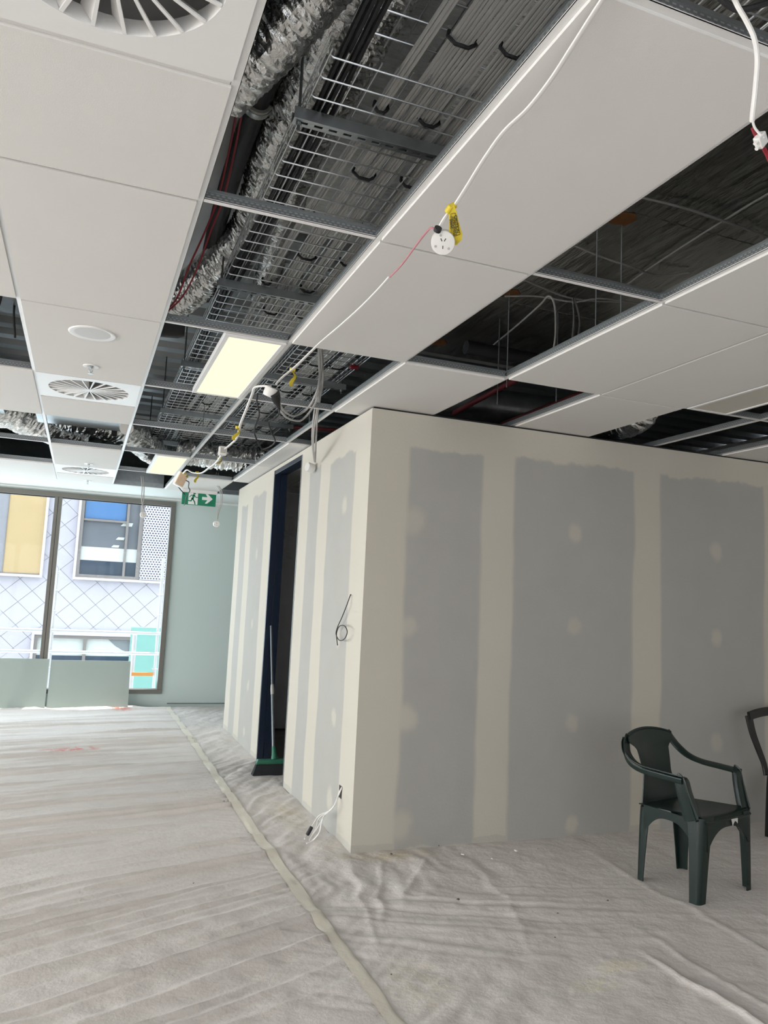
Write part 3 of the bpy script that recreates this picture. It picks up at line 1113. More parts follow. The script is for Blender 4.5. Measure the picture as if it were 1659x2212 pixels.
# big foil wrapped ducts under the slab
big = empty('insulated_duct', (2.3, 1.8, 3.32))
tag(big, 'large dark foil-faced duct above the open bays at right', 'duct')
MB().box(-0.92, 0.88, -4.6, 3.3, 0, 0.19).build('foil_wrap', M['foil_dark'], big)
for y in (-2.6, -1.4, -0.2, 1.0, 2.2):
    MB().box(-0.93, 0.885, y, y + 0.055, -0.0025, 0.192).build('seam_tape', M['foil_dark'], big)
for (px, py) in ((2.22, 2.867), (2.203, 3.879), (2.202, 4.871)):
    t = MB()
    t.add([(-0.06, -0.05, -0.004), (0.02, -0.065, -0.004), (0.065, -0.02, -0.004), (0.055, 0.05, -0.004), (-0.03, 0.06, -0.004), (-0.07, 0.03, -0.004),
           (-0.06, -0.05, 0), (0.02, -0.065, 0), (0.065, -0.02, 0), (0.055, 0.05, 0), (-0.03, 0.06, 0), (-0.07, 0.03, 0)],
          [(0, 1, 2, 3, 4, 5), (11, 10, 9, 8, 7, 6)] + [(i, i + 6, (i + 1) % 6 + 6, (i + 1) % 6) for i in range(6)])
    q = t.build('tape_patch', M['brown'], big)
    q.location = (px - 2.3, py - 1.8, 0.0)
o = MB().box(0.78, 1.32, -2.5, 4.0, 3.47, 3.505).build('insulation_board', M['foil_flat'])
tag(o, 'pale foil-faced insulation board over the wire tray', 'insulation')
o = MB().box(0.20, 0.62, 0.5, 5.2, 3.485, 3.51).build('insulation_board', simple('white_facing', (0.88, 0.90, 0.90), 0.7, var=0.08))
tag(o, 'whitish insulation sheet above the black lagged pipe', 'insulation')

# thin rods hanging between slab and grid
for (u, v, z, lab) in ((1343, 490, 3.3, 'thin hanger rod below the orange-brown patch in the nearest right bay'),
                       (1100, 640, 3.3, 'thin hanger rod beside the looped cable in the second right bay'),
                       (1290, 480, 3.3, 'thin hanger rod with a black clip in the nearest right bay')):
    p = PX(u, v, z=z)
    MBo = MB().tube([(p.x, p.y, 2.75), (p.x, p.y, 3.325)], 0.0028, 6).build('hanger_rod', M['galv'])
    tag(MBo, lab, 'hanger rod', 'rods above the grid')
for (x, y, lab) in ((2.62, 4.0, 'thin hanger rod at the top of the small bay over the partition'), (2.35, 4.25, 'thin hanger rod left in the small bay over the partition'),
                    (3.42, 4.05, 'thin hanger rod in the dark bay near the right edge'), (XR(1), 6.6, 'thin hanger rod above the rail behind the white festoon cable'), (XR(2), 5.4, 'thin hanger rod above the rail over the partition top')):
    MBo = MB().tube([(x, y, 2.75), (x, y, ZS)], 0.0035, 6).build('hanger_rod', M['galv_dark'])
    tag(MBo, lab, 'hanger rod', 'rods above the grid')

# grey cables clipped under the dark duct
cab = [([(1100, 590, 3.29), (1180, 625, 3.28), (1240, 645, 3.27), (1330, 652, 3.28), (1420, 655, 3.29)], 'grey cable sagging across the second right bay, upper one'),
       ([(1090, 640, 3.28), (1160, 640, 3.27), (1240, 652, 3.25), (1300, 645, 3.27), (1400, 660, 3.28)], 'grey cable sagging across the second right bay, lower one'),
       ([(1060, 750, 3.29), (1120, 700, 3.2), (1165, 660, 3.12), (1185, 640, 3.1), (1198, 660, 3.05), (1200, 720, 2.9), (1195, 760, 2.8)], 'grey cable looped over in the second right bay'),
       ([(1238, 645, 3.25), (1240, 690, 3.05), (1236, 740, 2.85)], 'pair of grey cable tails hanging in the second right bay, left one'),
       ([(1241, 645, 3.25), (1252, 690, 3.05), (1248, 740, 2.85)], 'pair of grey cable tails hanging in the second right bay, right one'),
       ([(1340, 625, 3.31), (1440, 555, 3.30), (1590, 460, 3.30), (1700, 395, 3.31)], 'grey cable clipped straight along the dark duct in the nearest right bay'),
       ([(1380, 425, 3.31), (1480, 450, 3.30), (1570, 480, 3.29), (1680, 520, 3.30)], 'thin grey cable crossing the dark duct in the nearest right bay'),
       ([(1235, 528, 3.3), (1300, 555, 3.27), (1360, 575, 3.25), (1420, 595, 3.28), (1490, 590, 3.3)], 'grey cable sagging under the orange-brown patch')]
for pts, lab in cab:
    o = MB().tube(spline(pix(pts), 8), 0.0055, 8).build('grey_cable', M['plastic_grey'], smooth=True)
    tag(o, lab, 'cable', 'grey cables under the dark duct')

# red sprinkler pipes and services glimpsed over the partition
o = MB().tube([PX(965, 900, z=3.0), PX(1115, 820, z=3.0)], 0.02, 12).build('red_pipe', M['red_pipe'], smooth=True)
tag(o, 'dark red pipe at the left of the small bay over the partition', 'pipe')
o = MB().tube([PX(1085, 918, z=2.95), PX(1260, 850, z=2.95)], 0.025, 12).build('red_pipe', M['red_pipe'], smooth=True)
tag(o, 'dark red pipe at the right of the small bay over the partition', 'pipe')
o = MB().tube([(2.2, 4.42, 3.15), (3.4, 4.42, 3.15)], 0.045, 12).build('black_pipe', M['black'], smooth=True)
tag(o, 'black pipe crossing the small bay over the partition', 'pipe')
o = MB().tube([(2.1, 5.6, 3.1), (3.6, 5.5, 3.12)], 0.14, 24).build('round_duct', M['galv'], smooth=True)
tag(o, 'grey round duct deep inside the small bay over the partition', 'duct')
o = MB().tube([(1.3, 7.3, 3.1), (2.4, 7.0, 3.1)], 0.018, 10).build('red_pipe', M['red_pipe'], smooth=True)
tag(o, 'thin red pipe crossing the far bay behind the hanging grey cables', 'pipe')
flex_duct('flexible_duct', [(3.72, 5.5, 3.0), (3.72, 5.05, 2.93), (3.72, 4.75, 2.905), (3.72, 4.55, 2.95), (3.73, 4.46, 3.2)], 0.115, 'silver foil duct bulging out over the partition top at right', crumple=0.012, n=36)
o = MB().tube([(-1.6, 4.5, 3.2), (0.5, 4.45, 3.2)], 0.03, 12).build('red_pipe', M['red_pipe'], smooth=True)
tag(o, 'dark red pipe crossing above the nearer lit panel', 'pipe')
o = MB().tube([PX(250, 690, z=3.02), PX(385, 703, z=3.02), PX(400, 705, z=3.02)], [0.075, 0.075, 0.06], 20).build('black_duct', M['black'], smooth=True)
tag(o, 'black round duct end beside the nearer lit panel', 'duct')

# grey plenum box, white pipe and strut at the far open bay
pb = empty('plenum_box', (-0.12, 6.9, 2.86))
tag(pb, 'grey sheet metal box in the open bay before the farthest diffuser', 'duct')
MB().box(-0.34, 0.34, -0.25, 0.25, 0, 0.3).build('body', M['galv'], pb, bevel=0.004)
MB().box(-0.355, 0.355, -0.27, -0.25, -0.012, 0.31).build('flange', M['galv'], pb, bevel=0.002)
o = MB().tube([(0.24, 6.66, 2.80), (0.24, 7.0, 2.98)], 0.055, 24).build('white_pipe', M['plastic_white'], smooth=True)
tag(o, 'short white pipe end at the right of the grey plenum box', 'pipe')
o = MB().box(-0.75, -0.715, 6.1, 7.2, 2.9, 2.935).build('strut', M['galv'])
tag(o, 'slim steel strut in the far open bay left of the grey plenum box', 'strut')
for x, lab in ((-0.02, 'dark strap over the foil duct, left of two'), (0.165, 'dark strap over the foil duct, right of two')):
    o = MB().box(x - 0.025, x + 0.025, 7.40, 7.41, 2.86, 3.03).build('strap', M['black'])
    tag(o, lab, 'strap', 'straps by the grey plenum box')
o = MB().box(-1.3, -0.42, 4.35, 4.75, 3.0, 3.25).build('fan_coil_unit', M['galv'], bevel=0.004)
tag(o, 'pale metal box in the open bay at the left edge', 'duct')
for i, pts in enumerate(([(-0.55, 4.35, 3.3), (-0.52, 4.45, 3.0), (-0.6, 4.6, 2.88), (-0.75, 4.68, 2.92)], [(-0.45, 4.5, 3.3), (-0.47, 4.6, 3.0), (-0.46, 4.7, 2.85)])):
    o = MB().tube(spline(pts, 8), 0.006, 8).build('black_cable', M['black'], smooth=True)
    tag(o, ('curling', 'straight')[i] + ' black cable hanging in the open bay at the left edge', 'cable', 'black cables at left')

# ------------------------------------------------------------------ drop sheets on the floor
def vnoise(x, y, seed):
    rs = np.random.RandomState(seed)
    T = rs.rand(256, 256)
    xi = np.floor(x).astype(int)
    yi = np.floor(y).astype(int)
    fx = x - xi
    fy = y - yi
    fx = fx * fx * (3 - 2 * fx)
    fy = fy * fy * (3 - 2 * fy)
    g = lambda a, b: T[a % 256, b % 256]
    return (g(xi, yi) * (1 - fx) + g(xi + 1, yi) * fx) * (1 - fy) + (g(xi, yi + 1) * (1 - fx) + g(xi + 1, yi + 1) * fx) * fy - 0.5


def h_left(X, Y):
    """folds pulled towards the seam, running nearly straight across the strip"""
    h = np.zeros_like(X)
    wx = 0.05 * vnoise(X * 1.3, Y * 1.3, 3) + 0.02 * vnoise(X * 4, Y * 4, 4)
    sl = np.interp(Y, [2, 3.5, 4.3, 5.2, 7, 10], [0.40, 0.42, 0.40, 0.26, 0.24, 0.16])
    V = Y - sl * X + wx                           # constant along a fold
    U = X
    rs = np.random.RandomState(12)
    v = 1.4
    while v < 10.6:
        amp = rs.uniform(0.006, 0.024) * (1.35 if v > 4 else 1.1)
        wd = rs.uniform(0.014, 0.034)
        c0 = rs.uniform(-1.6, 1.0)
        ln = rs.uniform(0.5, 1.5)
        env = np.exp(-((U - c0) / ln) ** 2)
        d = (V - v) / wd
        h += amp * env * np.exp(-np.abs(d) ** 1.5) * (1 + 0.35 * np.tanh(d * 2))
        v += rs.uniform(0.05, 0.19)
    h += 0.0060 * vnoise(U * 1.6, V * 16, 21) + 0.0034 * vnoise(U * 4, V * 38, 22) + 0.0024 * vnoise(U * 14, V * 40, 23)
    near = np.clip((4.6 - Y) / 1.2, 0, 1)
    h += near * (0.006 * vnoise(X * 9 + Y * 3, Y * 11, 31) + 0.004 * vnoise(X * 19, Y * 23, 32))
    h += 0.004 * vnoise(X * 7, Y * 8, 33)
    # small gathers next to the seam
    s_ = np.exp(-((X - 1.12) / 0.22) ** 2)
    h += s_ * 0.006 * vnoise(X * 5, (Y + 0.5 * X) * 30, 41)
    return h


def h_right(X, Y):
    h = 0.006 * vnoise(X * 3 + Y, Y * 5 - X, 51) + 0.0048 * vnoise(X * 9 + Y * 4, Y * 12 - X * 3, 52) + 0.0030 * vnoise(X * 22, Y * 24, 53) + 0.0012 * vnoise(X * 44, Y * 46, 54)
    # stretched ridges radiating from the partition corner and along the room
    lines = [(2.41, 2.95, 2.46, 1.8, 0.016, 0.016), (3.05, 4.3, 3.0, 2.2, 0.007, 0.02), (1.54, 3.6, 2.06, 4.4, 0.006, 0.025), (1.42, 3.5, 1.75, 4.42, 0.006, 0.022),
             (1.30, 3.2, 1.55, 4.4, 0.005, 0.022), (2.55, 3.2, 2.6, 1.8, 0.006, 0.02), (3.35, 3.3, 3.2, 1.8, 0.010, 0.02), (3.55, 3.4, 3.5, 2.0, 0.008, 0.025),
             (1.25, 2.85, 1.9, 3.08, 0.004, 0.025), (2.0, 3.0, 2.3, 4.2, 0.003, 0.022),
             (1.22, 5.1, 1.6, 5.6, 0.007, 0.02), (1.22, 5.6, 1.6, 6.1, 0.008, 0.02), (1.22, 6.2, 1.9, 6.55, 0.008, 0.02), (1.22, 6.45, 1.9, 6.85, 0.010, 0.022), (1.22, 6.8, 1.6, 7.1, 0.007, 0.02), (1.22, 7.5, 1.6, 8.0, 0.006, 0.02)]
    wx = 0.10 * vnoise(X * 2.2, Y * 2.2, 61) + 0.05 * vnoise(X * 6, Y * 6, 62)
    ang = np.interp(Y, [2.0, 3.0, 3.8, 4.6], [0.25, 0.35, 0.85, 0.95])
    uu = X * np.cos(ang) + Y * np.sin(ang) + wx
    vv = -X * np.sin(ang) + Y * np.cos(ang) + wx
    wt = np.clip(1.25 - (X - 1.2) / 1.5, 0.2, 1)
    h += wt * (0.016 * vnoise(uu * 2.2, vv * 12, 81) + 0.008 * vnoise(uu * 5, vv * 24, 82))
    for (xa, ya, xb, yb, amp, wd) in lines:
        dx, dy = xb - xa, yb - ya
        L = math.hypot(dx, dy)
        t = ((X - xa) * dx + (Y - ya) * dy) / L
        d = ((X - xa) * -dy + (Y - ya) * dx) / L + wx
        env = np.clip(np.minimum(t, L - t) / (0.3 * L) + 0.15, 0, 1)
        h += amp * env * np.exp(-np.abs(d / wd) ** 1.5)
    s_ = np.exp(-((X - 1.22) / 0.25) ** 2)
    h += s_ * 0.006 * vnoise(X * 4, (Y - 0.9 * X) * 22, 71)
    # flat where the chairs stand
    for cx, cy in ((3.34, 3.55), (4.78, 4.1)):
        h *= 1 - 0.75 * np.exp(-(((X - cx) / 0.4) ** 2 + ((Y - cy) / 0.4) ** 2))
    return h


def grid_axis(*segs):
    out = []
    for a, b, st in segs:
        out += list(np.arange(a, b - 1e-6, st))
    out.append(segs[-1][1])
    return np.array(out)


def sheet(name, xs, ys, fn, keep, label):
    X, Y = np.meshgrid(xs, ys)
    H = np.maximum(fn(X, Y), -0.009) + 0.006
    nx, ny = len(xs), len(ys)
    verts = np.stack([X, Y, H], -1).reshape(-1, 3)
    ii = np.arange((ny - 1) * (nx - 1))
    r_, c_ = ii // (nx - 1), ii % (nx - 1)
    a = r_ * nx + c_
    quads = np.stack([a, a + 1, a + nx + 1, a + nx], -1)
    cx = (xs[c_] + xs[c_ + 1]) / 2
    cy = (ys[r_] + ys[r_ + 1]) / 2
    quads = quads[keep(cx, cy)]
    me = bpy.data.meshes.new(name)
    me.vertices.add(len(verts))
    me.vertices.foreach_set('co', verts.ravel())
    me.loops.add(quads.size)
    me.loops.foreach_set('vertex_index', quads.ravel())
    me.polygons.add(len(quads))
    me.polygons.foreach_set('loop_start', np.arange(0, quads.size, 4))
    me.polygons.foreach_set('loop_total', np.full(len(quads), 4))
    me.polygons.foreach_set('use_smooth', np.ones(len(quads), bool))
    me.materials.append(M['sheet'])
    me.update(calc_edges=True)
    me.validate()
    o = bpy.data.objects.new(name, me)
    COL.objects.link(o)
    tag(o, label, 'drop sheet')
    return o


XS = 1.16
sheet('drop_sheet', grid_axis((-7.5, -1.3, 0.1), (-1.3, XS, 0.022)), grid_axis((-3.5, 1.6, 0.08), (1.6, 6.0, 0.0095), (6.0, 10.5, 0.014)), h_left,
      lambda x, y: x > -9, 'large cream cotton drop sheet covering the floor left of the tape seam')
sheet('drop_sheet', grid_axis((XS, 2.7, 0.011), (2.7, 4.2, 0.018), (4.2, 6.9, 0.08)), grid_axis((-3.5, 1.8, 0.08), (1.8, 4.56, 0.0105), (4.56, 7.3, 0.014), (7.3, 10.55, 0.03)), h_right,
      lambda x, y: (y < YW) | (x < XW) | ((y > YD0 + 0.01) & (y < YD1 - 0.03) & (x < 2.6)) | ((y > YE) & (x < 5)), 'cream cotton drop sheet right of the tape seam, under the green chair')

tx = np.linspace(-0.032, 0.032, 7)
ty = np.arange(0.8, 10.42, 0.02)
TX, TY = np.meshgrid(tx, ty)
cxl = 1.160 + 0.012 * np.sin(TY * 0.9) + 0.006 * vnoise(TX * 0, TY * 6, 5)
wdt = 1 + 0.25 * vnoise(TX * 0, TY * 3, 9)
GX = cxl + TX * wdt
GH = np.full_like(GX, -0.009)
for dx in (-0.03, -0.015, 0.0, 0.015, 0.03):
    for dy in (-0.02, 0.0, 0.02):
        q_ = GX + dx
        GH = np.maximum(GH, np.where(q_ < XS, h_left(q_, TY + dy), h_right(q_, TY + dy)))
ker = np.ones(5) / 5
GH = np.stack([np.convolve(np.pad(GH[:, c], 2, mode='edge'), ker, 'valid') for c in range(GH.shape[1])], 1) + 0.0085
v = np.stack([GX, TY, GH], -1).reshape(-1, 3)
n7 = 7
b = MB()
b.add(v.tolist(), [(r * n7 + c, r * n7 + c + 1, (r + 1) * n7 + c + 1, (r + 1) * n7 + c) for r in range(len(ty) - 1) for c in range(n7 - 1)])
o = b.build('masking_tape', M['tape'], smooth=True)
tag(o, 'long strip of yellowed masking tape joining the two drop sheets', 'tape')

# bits of rubble on the sheets
DEB = [(845, 1845, 0.012, 'debris'), (948, 1827, 0.007, 'debris'), (1000, 1846, 0.014, 'chip'), (1063, 1855, 0.012, 'chip'), (1162, 1834, 0.006, 'debris'), (1313, 1945, 0.008, 'debris'), (990, 1943, 0.012, 'debris'),
       (1205, 1973, 0.008, 'debris'), (1115, 1838, 0.02, 'chip'), (1199, 2025, 0.006, 'debris'), (484, 1731, 0.008, 'debris'), (418, 1908, 0.006, 'debris'), (845, 2105, 0.006, 'debris'), (1215, 1880, 0.006, 'debris')]
WHERE = ['beside the partition corner', 'at the foot of the partition, left of the white chips', 'nearest the partition corner', 'in front of the first bare board', 'at the partition foot right of the white scrap', 'left of the green chair', 'in front of the partition middle, on open sheet',
         'in open sheet below the green chair', 'flat torn scrap against the partition foot', 'low in the open sheet', 'on the left sheet by the tape', 'alone in the middle of the left sheet', 'beside the tape at the bottom', 'in open sheet above the chair gap']
for i, (u, vv, r_, mm) in enumerate(DEB):
    p = PX(u, vv, z=0.012)
    rn = random.Random(i)
    vs = [(rn.uniform(0.6, 1) * r_ * math.cos(t), rn.uniform(0.4, 0.9) * r_ * math.sin(t), 0) for t in np.linspace(0, 6.28, 7)[:-1]]
    vs2 = [(x * 0.7, y_ * 0.7, r_ * 0.35) for x, y_, _ in vs]
    b = MB().add(vs + vs2, [(5, 4, 3, 2, 1, 0), (6, 7, 8, 9, 10, 11)] + [(k, (k + 1) % 6, (k + 1) % 6 + 6, k + 6) for k in range(6)])
    o = b.build('rubble_crumb' if mm == 'debris' else 'plaster_chip', M[mm])
    o.location = p
    o.rotation_euler[2] = rn.uniform(0, 6)
    tag(o, ('dark crumb ' if mm == 'debris' else 'white plaster chip ') + WHERE[i], 'crumb' if mm == 'debris' else 'chip', 'crumbs on the drop sheets' if mm == 'debris' else 'plaster chips')


# ------------------------------------------------------------------ chairs
def strip(mb, pts, widths, th, lat=(1, 0, 0), mi=0, crown=0.0):
    """moulded band along a path: width along lat, thickness along the normal, slightly crowned"""
    P = [Vector(p) for p in pts]
    m = len(P)
    secs = []
    lat0 = Vector(lat)
    for i in range(m):
        d = (P[min(i + 1, m - 1)] - P[max(i - 1, 0)]).normalized()
        a = (lat0 - d * lat0.dot(d)).normalized()
        nn = d.cross(a).normalized()
        w_ = widths[i] / 2 if isinstance(widths, (list, tuple)) else widths / 2
        sec = []
        for t in (-1, -0.85, -0.5, 0, 0.5, 0.85, 1):
            sec.append(P[i] + a * (w_ * t) + nn * (th / 2 - crown * t * t - (th * 0.3 if abs(t) == 1 else 0)))
        for t in (1, 0.85, 0.5, 0, -0.5, -0.85, -1):
            sec.append(P[i] + a * (w_ * t) + nn * (-th / 2 - crown * t * t + (th * 0.3 if abs(t) == 1 else 0)))
        secs.append(sec)
    return mb.loft(secs, mi=mi)


def lerp(a, b, t):
    return a + (b - a) * t


def leg_mesh(top, bot, sx, sy, w0, w1, th=0.006):
    """tapering angle-section leg with a rounded outer corner; sx, sy point to the outside"""
    secs = []
    for k in range(13):
        t = k / 12
        c = Vector(top).lerp(Vector(bot), t)
        w_ = lerp(w0, w1, t ** 0.55)
        sec = []
        r_ = w_ * 0.45
        arc = [(-w_, 0)] + [(-r_ + r_ * math.sin(a), -r_ + r_ * math.cos(a)) for a in np.linspace(0, math.pi / 2, 7)] + [(0, -w_)]
        inner = [(x - th if abs(x) < w_ * 0.99 else x, y_ - th if abs(y_) < w_ * 0.99 else y_) for x, y_ in arc][::-1]
        inner[0] = (-th, -w_)
        inner[-1] = (-w_, -th)
        for x, y_ in arc + inner:
            sec.append((c.x + sx * x, c.y + sy * y_, c.z))
        secs.append(sec)
    return MB().loft(secs)


def arch_plate(pa, pb, ztop, zend, rise, inward, th=0.005, n=16):
    """apron between two legs with an arched lower edge"""
    A, B = Vector(pa), Vector(pb)
    nrm = Vector((*inward, 0)).normalized() * th
    secs = []
    for k in range(n + 1):
        t = k / n
        p = A.lerp(B, t)
        e = abs(2 * t - 1)
        zl = zend + (rise - zend) * (1 - e ** 2.6)
        zt = ztop
        secs.append([(p.x, p.y, zt), (p.x, p.y, zl), (p.x + nrm.x, p.y + nrm.y, zl), (p.x + nrm.x, p.y + nrm.y, zt)])
    return MB().loft(secs)


def monobloc(name, loc, rz, mat, label, open_back=False, sticker=False, arms=True):
    """one-piece resin armchair: x to its right as seen from the front, y to the back"""
    r_ = empty(name, loc, rz)
    tag(r_, label, 'chair')
    # seat shell: dished grid with turned down front lip
    nx, ny = 17, 21
    top, bot = [], []
    for j in range(ny):
        t = j / (ny - 1)
        y = lerp(-0.038, 0.396, t)
        hw = lerp(0.228, 0.190, t)
        if t < 0.08:
            hw -= 0.012 * (1 - t / 0.08)
        for i in range(nx):
            s_ = -1 + 2 * i / (nx - 1)
            z = lerp(0.434, 0.405, t) - 0.014 * (1 - s_ ** 2) * math.sin(math.pi * min(1, t * 1.1 + 0.05)) + 0.006 * abs(s_) ** 4
            if t < 0.10:
                z -= 0.030 * (1 - t / 0.10) ** 2
            top.append((hw * s_, y, z))
            bot.append((hw * s_ * 0.985, y + 0.002, z - 0.007))
    fs = [(j * nx + i, j * nx + i + 1, (j + 1) * nx + i + 1, (j + 1) * nx + i) for j in range(ny - 1) for i in range(nx - 1)]
    o2 = len(top)
    fs += [(o2 + j * nx + i, o2 + (j + 1) * nx + i, o2 + (j + 1) * nx + i + 1, o2 + j * nx + i + 1) for j in range(ny - 1) for i in range(nx - 1)]
    rim = [i for i in range(nx)] + [j * nx + nx - 1 for j in range(1, ny)] + [(ny - 1) * nx + i for i in range(nx - 2, -1, -1)] + [j * nx for j in range(ny - 2, 0, -1)]
    fs += [(rim[k], o2 + rim[k], o2 + rim[(k + 1) % len(rim)], rim[(k + 1) % len(rim)]) for k in range(len(rim))]
    MB().add(top + bot, fs).build('seat', mat, r_, smooth=True)

    # backrest
    def back_pt(s_, t, hw):
        z = lerp(0.400, 0.775, t) + (0.030 * (1 - s_ ** 2) * t ** 3)
        y = lerp(0.385, 0.462, t) + 0.030 * (1 - s_ ** 2) * (0.35 + 0.65 * t) - 0.02 * math.sin(t * math.pi) * 0.6
        return Vector((hw * s_, y, z))
    th = 0.007
    if not open_back:
        nz, nb = 24, 21
        vs, vb = [], []
        for j in range(nz):
            t = j / (nz - 1)
            hw = lerp(0.172, 0.128, min(1, t / 0.45)) if t < 0.45 else lerp(0.128, 0.150, (t - 0.45) / 0.4) if t < 0.85 else lerp(0.150, 0.208, (t - 0.85) / 0.15 * 0.9 + 0.1)
            if t > 0.80:
                hw = lerp(0.147, 0.208, min(1, (t - 0.80) / 0.10))
            for i in range(nb):
                s_ = -1 + 2 * i / (nb - 1)
                p = back_pt(s_, t, hw)
                rib = 0.0022 * (1 if (i % 2) and 0.12 < t < 0.80 and abs(s_) < 0.85 else 0)
                vs.append((p.x, p.y + rib, p.z))
                vb.append((p.x, p.y + th + rib, p.z))
        fs = [(j * nb + i, j * nb + i + 1, (j + 1) * nb + i + 1, (j + 1) * nb + i) for j in range(nz - 1) for i in range(nb - 1)]
        o2 = len(vs)
        fs += [(o2 + j * nb + i, o2 + (j + 1) * nb + i, o2 + (j + 1) * nb + i + 1, o2 + j * nb + i + 1) for j in range(nz - 1) for i in range(nb - 1)]
        rim = [i for i in range(nb)] + [j * nb + nb - 1 for j in range(1, nz)] + [(nz - 1) * nb + i for i in range(nb - 2, -1, -1)] + [j * nb for j in range(nz - 2, 0, -1)]
        fs += [(rim[k], o2 + rim[k], o2 + rim[(k + 1) % len(rim)], rim[(k + 1) % len(rim)]) for k in range(len(rim))]
        bk = MB().add(vs + vb, fs).build('backrest', mat, r_, smooth=True)
        # rolled top edge
        pts = [back_pt(s_, 1.0, 0.208) + Vector((0, 0.006, -0.004)) for s_ in np.linspace(-1, 1, 17)]
        MB().tube(pts, 0.011, 10, flat=(1.0, 0.8)).build('top_roll', mat, bk, smooth=True)
    else:
        b = MB()
        pts = [back_pt(s_, 1.0, 0.255) + Vector((0, 0, 0.02)) for s_ in np.linspace(-1, 1, 17)]
        strip(b, pts, 0.062, 0.02, lat=(0, 0, 1))
        b.build('top_rail', mat, r_, smooth=True)
        for sx in (-1, 1):
            b = MB()
            strip(b, spline([(sx * 0.252, 0.468, 0.80), (sx * 0.235, 0.452, 0.68), (sx * 0.205, 0.43, 0.56), (sx * 0.185, 0.41, 0.47), (sx * 0.185, 0.395, 0.40)], 5), [lerp(0.055, 0.03, t) for t in np.linspace(0, 1, 21)], 0.016, lat=(1, 0, 0))
            b.build('back_post', mat, r_, smooth=True)
    for sx in (-1, 1):
        if arms:
            b = MB()
            path = spline([(sx * 0.196, 0.474, 0.772), (sx * 0.222, 0.466, 0.735), (sx * 0.248, 0.437, 0.688), (sx * 0.263, 0.385, 0.650), (sx * 0.269, 0.31, 0.630), (sx * 0.270, 0.20, 0.625), (sx * 0.264, 0.060, 0.620)], 6)
            m = len(path)
            strip(b, path, [0.056 if k > 8 else lerp(0.046, 0.056, k / 8) for k in range(m)], 0.009, lat=(sx * 1.0, 0.0, 0.25), crown=0.006)
            # turned down outer lip
            lip = [Vector((p.x + sx * 0.024, p.y, p.z - 0.013)) for p in path]
            strip(b, lip, 0.030, 0.006, lat=(0.15 * sx, 0.35, 1))
            b.build('armrest', mat, r_, smooth=True)
            b = MB()
            path = spline([(sx * 0.266, 0.080, 0.622), (sx * 0.264, 0.058, 0.606), (sx * 0.259, 0.044, 0.55), (sx * 0.250, 0.022, 0.48), (sx * 0.242, 0.000, 0.415)], 5)
            strip(b, [p + Vector((sx * 0.010, 0.022, 0)) for p in path], [lerp(0.055, 0.085, k / (len(path) - 1)) for k in range(len(path))], 0.008, lat=(0.12 * sx, 1, 0.1), crown=0.003)
            strip(b, [p + Vector((-sx * 0.014, -0.004, 0)) for p in path], [lerp(0.048, 0.066, k / (len(path) - 1)) for k in range(len(path))], 0.008, lat=(1, -0.1 * sx, 0), crown=0.003)
            b.build('arm_post', mat, r_, smooth=True)
        # legs
        leg_mesh((sx * 0.240, -0.034, 0.428), (sx * 0.256, -0.022, 0.0), sx, -1, 0.098, 0.058).build('leg', mat, r_, smooth=True)
        leg_mesh((sx * 0.198, 0.400, 0.398), (sx * 0.212, 0.395, 0.0), sx, 1, 0.095, 0.044).build('leg', mat, r_, smooth=True)
        arch_plate((sx * 0.236, 0.012, 0), (sx * 0.201, 0.358, 0), 0.414, 0.25, 0.372, (-sx, 0.1)).build('side_apron', mat, r_, smooth=True)
    arch_plate((-0.196, -0.033, 0), (0.196, -0.033, 0), 0.412, 0.26, 0.368, (0, 1)).build('front_apron', mat, r_, smooth=True)
    arch_plate((-0.16, 0.396, 0), (0.16, 0.396, 0), 0.398, 0.27, 0.365, (0, -1)).build('rear_apron', mat, r_, smooth=True)
    if sticker:
        poly = [(0.015, 0.404), (0.075, 0.404), (0.075, 0.376), (0.067, 0.384), (0.050, 0.392), (0.038, 0.383), (0.028, 0.368), (0.024, 0.384)]
        MB().prism(poly, -0.041, -0.0385).build('torn_label', M['tag_white'], r_)
    return r_


monobloc('plastic_chair', (3.337, 3.398, 0.006), 0.252, M['chair'], 'dark green plastic armchair standing on the drop sheet', sticker=True)
c2 = monobloc('plastic_chair', (4.80, 3.86, 0.006), 0.05, M['chair2'], 'black plastic chair with open back, cut by the right edge', open_back=True, arms=False)
c2.scale = (1.22, 1.0, 1.0)

# ------------------------------------------------------------------ broom in the doorway
br = empty('broom', (1.62, 6.56, 0.012), 0)
tag(br, 'broom with green head and black bristles leaning in the doorway', 'broom')
b = MB()
b.loft([[(-0.15, -0.022, 0.085), (0.15, -0.022, 0.085), (0.15, 0.022, 0.085), (-0.15, 0.022, 0.085)],
        [(-0.145, -0.026, 0.105), (0.145, -0.026, 0.105), (0.145, 0.026, 0.105), (-0.145, 0.026, 0.105)],
        [(-0.135, -0.018, 0.125), (0.135, -0.018, 0.125), (0.135, 0.018, 0.125), (-0.135, 0.018, 0.125)]])
b.build('head', M['green_broom'], br, bevel=0.006)
MB().tube([(0.01, 0.0, 0.115), (0.008, 0.025, 0.16), (0.006, 0.05, 0.215)], [0.032, 0.02, 0.016], 14).build('socket', M['green_broom'], br, smooth=True)
b = MB()
b.loft([[(-0.175, -0.035, 0.0), (0.175, -0.035, 0.0), (0.175, 0.04, 0.0), (-0.175, 0.04, 0.0)],
        [(-0.145, -0.021, 0.086), (0.145, -0.021, 0.086), (0.145, 0.021, 0.086), (-0.145, 0.021, 0.086)]])
b.build('bristles', M['bristle'], br)
topb = PX(586, 1352, y=7.06) - Vector((1.62, 6.56, 0.012))
st = Vector((0.006, 0.05, 0.20))
d = topb - st
MB().tube([st, st + d * 0.44], 0.0135, 12).build('pole', M['steel_pole'], br, smooth=True)
